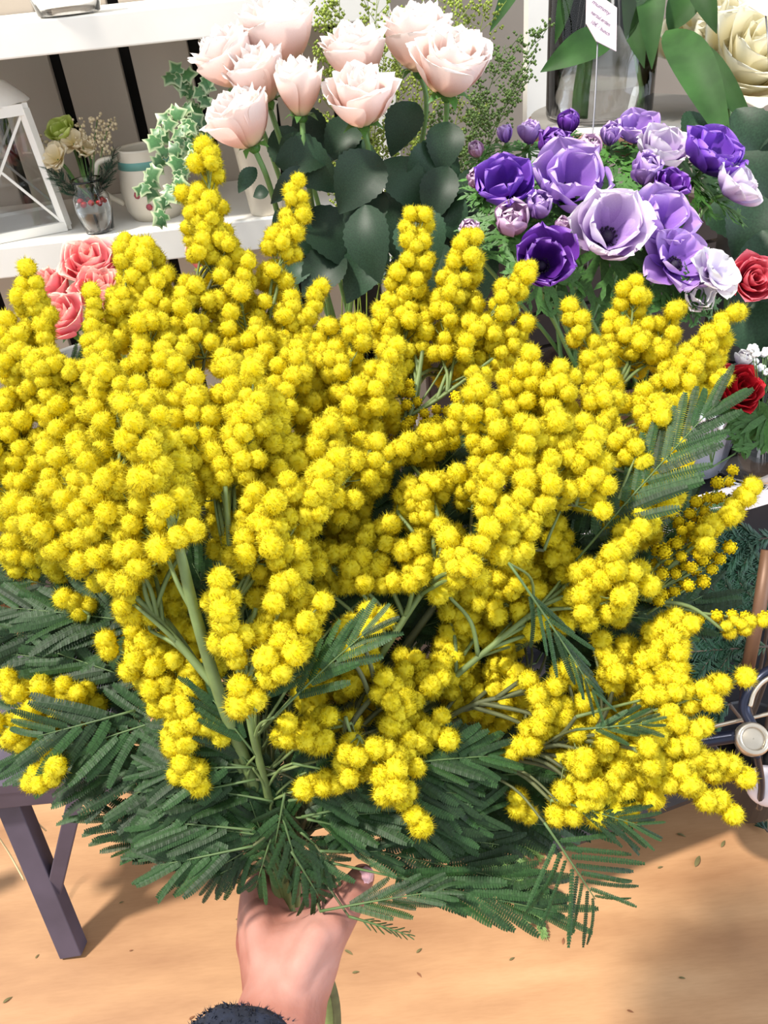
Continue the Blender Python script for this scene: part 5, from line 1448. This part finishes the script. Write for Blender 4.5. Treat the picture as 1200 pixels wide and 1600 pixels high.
# ================================================================== lower right: metal frame, fir, glass ball
M['blue_steel'] = plain('blue_black_steel', S(34, 38, 56), 0.3, 0.15, 20, metal=0.5)
M['steel'] = plain('worn_steel', S(190, 180, 165), 0.28, 0.12, 30, metal=0.85)
hd = 1.10
hub = at(1175, 1155, hd)
ir = thing('metal_frame', 'blue-black metal frame with a round steel cap at the right edge', 'frame', (hub.x, hub.y, 0))
ax = TOCAM(hub) + Vector((0.25, 0, .1)); q = frame_q(ax)
def disc(name, prof, mat):
    m = MB(); m.lathe(prof, 32)
    m.v = [hub + q @ p for p in m.v]; return m.build(name, mat, ir)
disc('cap_rim', [(.014, .006), (.0155, .010), (.020, .010), (.0225, .004), (.0225, -.006), (.0005, -.006)], M['steel'])
disc('cap_disc', [(.0005, .008), (.008, .0075), (.0145, .006)], M['steel'])
def tb_(name, pts, r, mat):
    m = MB(); m.tube(bez([at(*p) for p in pts]), r, 8, a=.5); return m.build(name, mat, ir)
tb_('curved_tube', [(1240, 1036, hd + .02), (1196, 1052, hd + .02), (1172, 1080, hd + .02), (1164, 1108, hd + .02), (1176, 1135, hd + .01)], .0075, M['blue_steel'])
tb_('steel_strip', [(1240, 1046, hd + .008), (1200, 1060, hd + .008), (1180, 1080, hd + .01), (1172, 1104, hd + .01)], .003, M['steel'])
tb_('cross_tube', [(1085, 1160, hd + .03), (1150, 1150, hd + .01)], .009, M['blue_steel'])
tb_('rail', [(1085, 1142, hd + .04), (1240, 1106, hd + .03)], .0028, M['steel'])
tb_('stay', [(1182, 1178, hd), (1190, 1225, hd + .06), (1186, 1262, hd + .14)], .005, M['blue_steel'])
cp = at(1186, 955, 1.16); m = MB(); m.tube([at(1200, 860, 1.12), at(1186, 955, 1.13), at(1168, 1045, 1.15)], .009, 10, a=.5); m.build('copper_rod', M['copper'], ir)
foot_ = at_z(1150, 1215, 0.0); m = MB(); m.tube([at(1168, 1045, 1.15), foot_], .008, 8, a=.5); m.build('rear_leg', M['blue_steel'], ir)
gbp = at(1198, 1228, 1.22)
m = MB(); m.ball(gbp, .03, 20, 14, a=.5); tag(m.build('frosted_ball', plain('frosted_glass', S(214, 204, 210), 0.25, 0.04, 8)), 'frosted pinkish glass ball at the lower right edge', 'ball')
fpt = at(1226, 985, 1.26); fpt.z = 0.168
vessel('dark_pot', 'dark metal pot of fir twigs on the lower tray of the stand', 'pot', fpt, [(0.06, 0), (0.075, 0.16), (0.078, 0.165)], M['metal_dark'])
for lab, B, T in [
    ('fir twig just below the white pierced rim', (1210, 838, 1.2), (1090, 860, 1.15)), ('fir twig behind the copper rod', (1230, 900, 1.2), (1100, 890, 1.16)),
    ('fir twig reaching left under the bud sprays', (1220, 960, 1.2), (1080, 945, 1.14)), ('fir twig lowest of those on the stand', (1200, 1010, 1.2), (1060, 1020, 1.12)),
    ('fir twig drooping behind the lowest right mimosa', (1130, 1030, 1.18), (1060, 1060, 1.14)), ('fir twig beside the steel rail', (1140, 1100, 1.22), (1080, 1120, 1.18))]:
    fir(lab, at(*B), at(*T), .02, 420, up=TOCAM(at(*B)), grp='dark fir twigs under the flower stand', w=.0024, foot=fpt + Vector((rnd(-.03, .03), rnd(-.03, .03), .06)))
for lab, B, T, mk in [
    ('dark fir sprig lying on the floor by the glass ball', (1200, 1300), (1140, 1225), 'fir'), ('dark fir sprig on the floor below the lowest right mimosa', (1020, 1240), (960, 1285), 'fir')]:
    b, t = at_z(*B, .012), at_z(*T, .02)
    fir(lab, b, t, .02, 300, mk, .0028, up=(0, 0, 1), name='fir_sprig', grp='sprigs lying on the floor')
M['thuja'] = leaf_mat('pale_thuja', (0.13, 0.22, 0.06), 0.55, 0.2, 0.2)
for lab, B, T in [('pale green sprig on the floor behind the lowest fronds', (742, 1300), (840, 1400)), ('pale green sprig pointing at the thin frond', (770, 1290), (856, 1330)), ('pale green sprig nearest the viewer on the floor', (800, 1320), (850, 1460)), ('pale green sprig under the low middle bloom', (700, 1310), (800, 1360))]:
    fir(lab, at_z(*B, .10), at_z(*T, .008), .012, 520, 'thuja', .003, up=(0, 0, 1), name='thuja_sprig', grp='pale sprigs on the floor')
# leaf bits on the floor
M['litter'] = plain('cut_leaf_bit', S(96, 88, 50), 0.8, 0.3, 60)
M['litter2'] = plain('dry_brown_bit', S(120, 74, 44), 0.8, 0.3, 60)
for px, py, ln, an in [(545, 1488, .018, -.6), (655, 1485, .014, .6), (556, 1519, .014, .1), (655, 1523, .012, -.9), (1130, 1318, .02, .8), (1065, 1305, .018, -.5), (800, 1498, .012, .4), (1032, 1355, .012, .2),
                       (880, 1470, .014, 1.2), (12, 1562, .018, .6), (58, 1494, .010, 1.0), (372, 1436, .010, 0.1), (1066, 1528, .012, -.2), (190, 1410, .010, .3), (300, 1590, .012, .5), (205, 1485, .008, .2), (640, 1455, .008, .9), (1090, 1345, .03, .9), (930, 1420, .012, .3), (985, 1580, .012, -.4)]:
    p = at_z(px, py, .0015); m = MB(); d = Vector((math.cos(an), math.sin(an), 0)) * ln / 2
    leaf_into(m, p - d, p + d, ln * .28, (0, 0, 1), .3, .15, 0, 6)
    tag(m.build('leaf_bit', M['litter'] if rnd(0, 1) < .6 else M['litter2']), 'tiny dry leaf bit lying on the wooden floor', 'leaf', 'leaf bits on the floor')
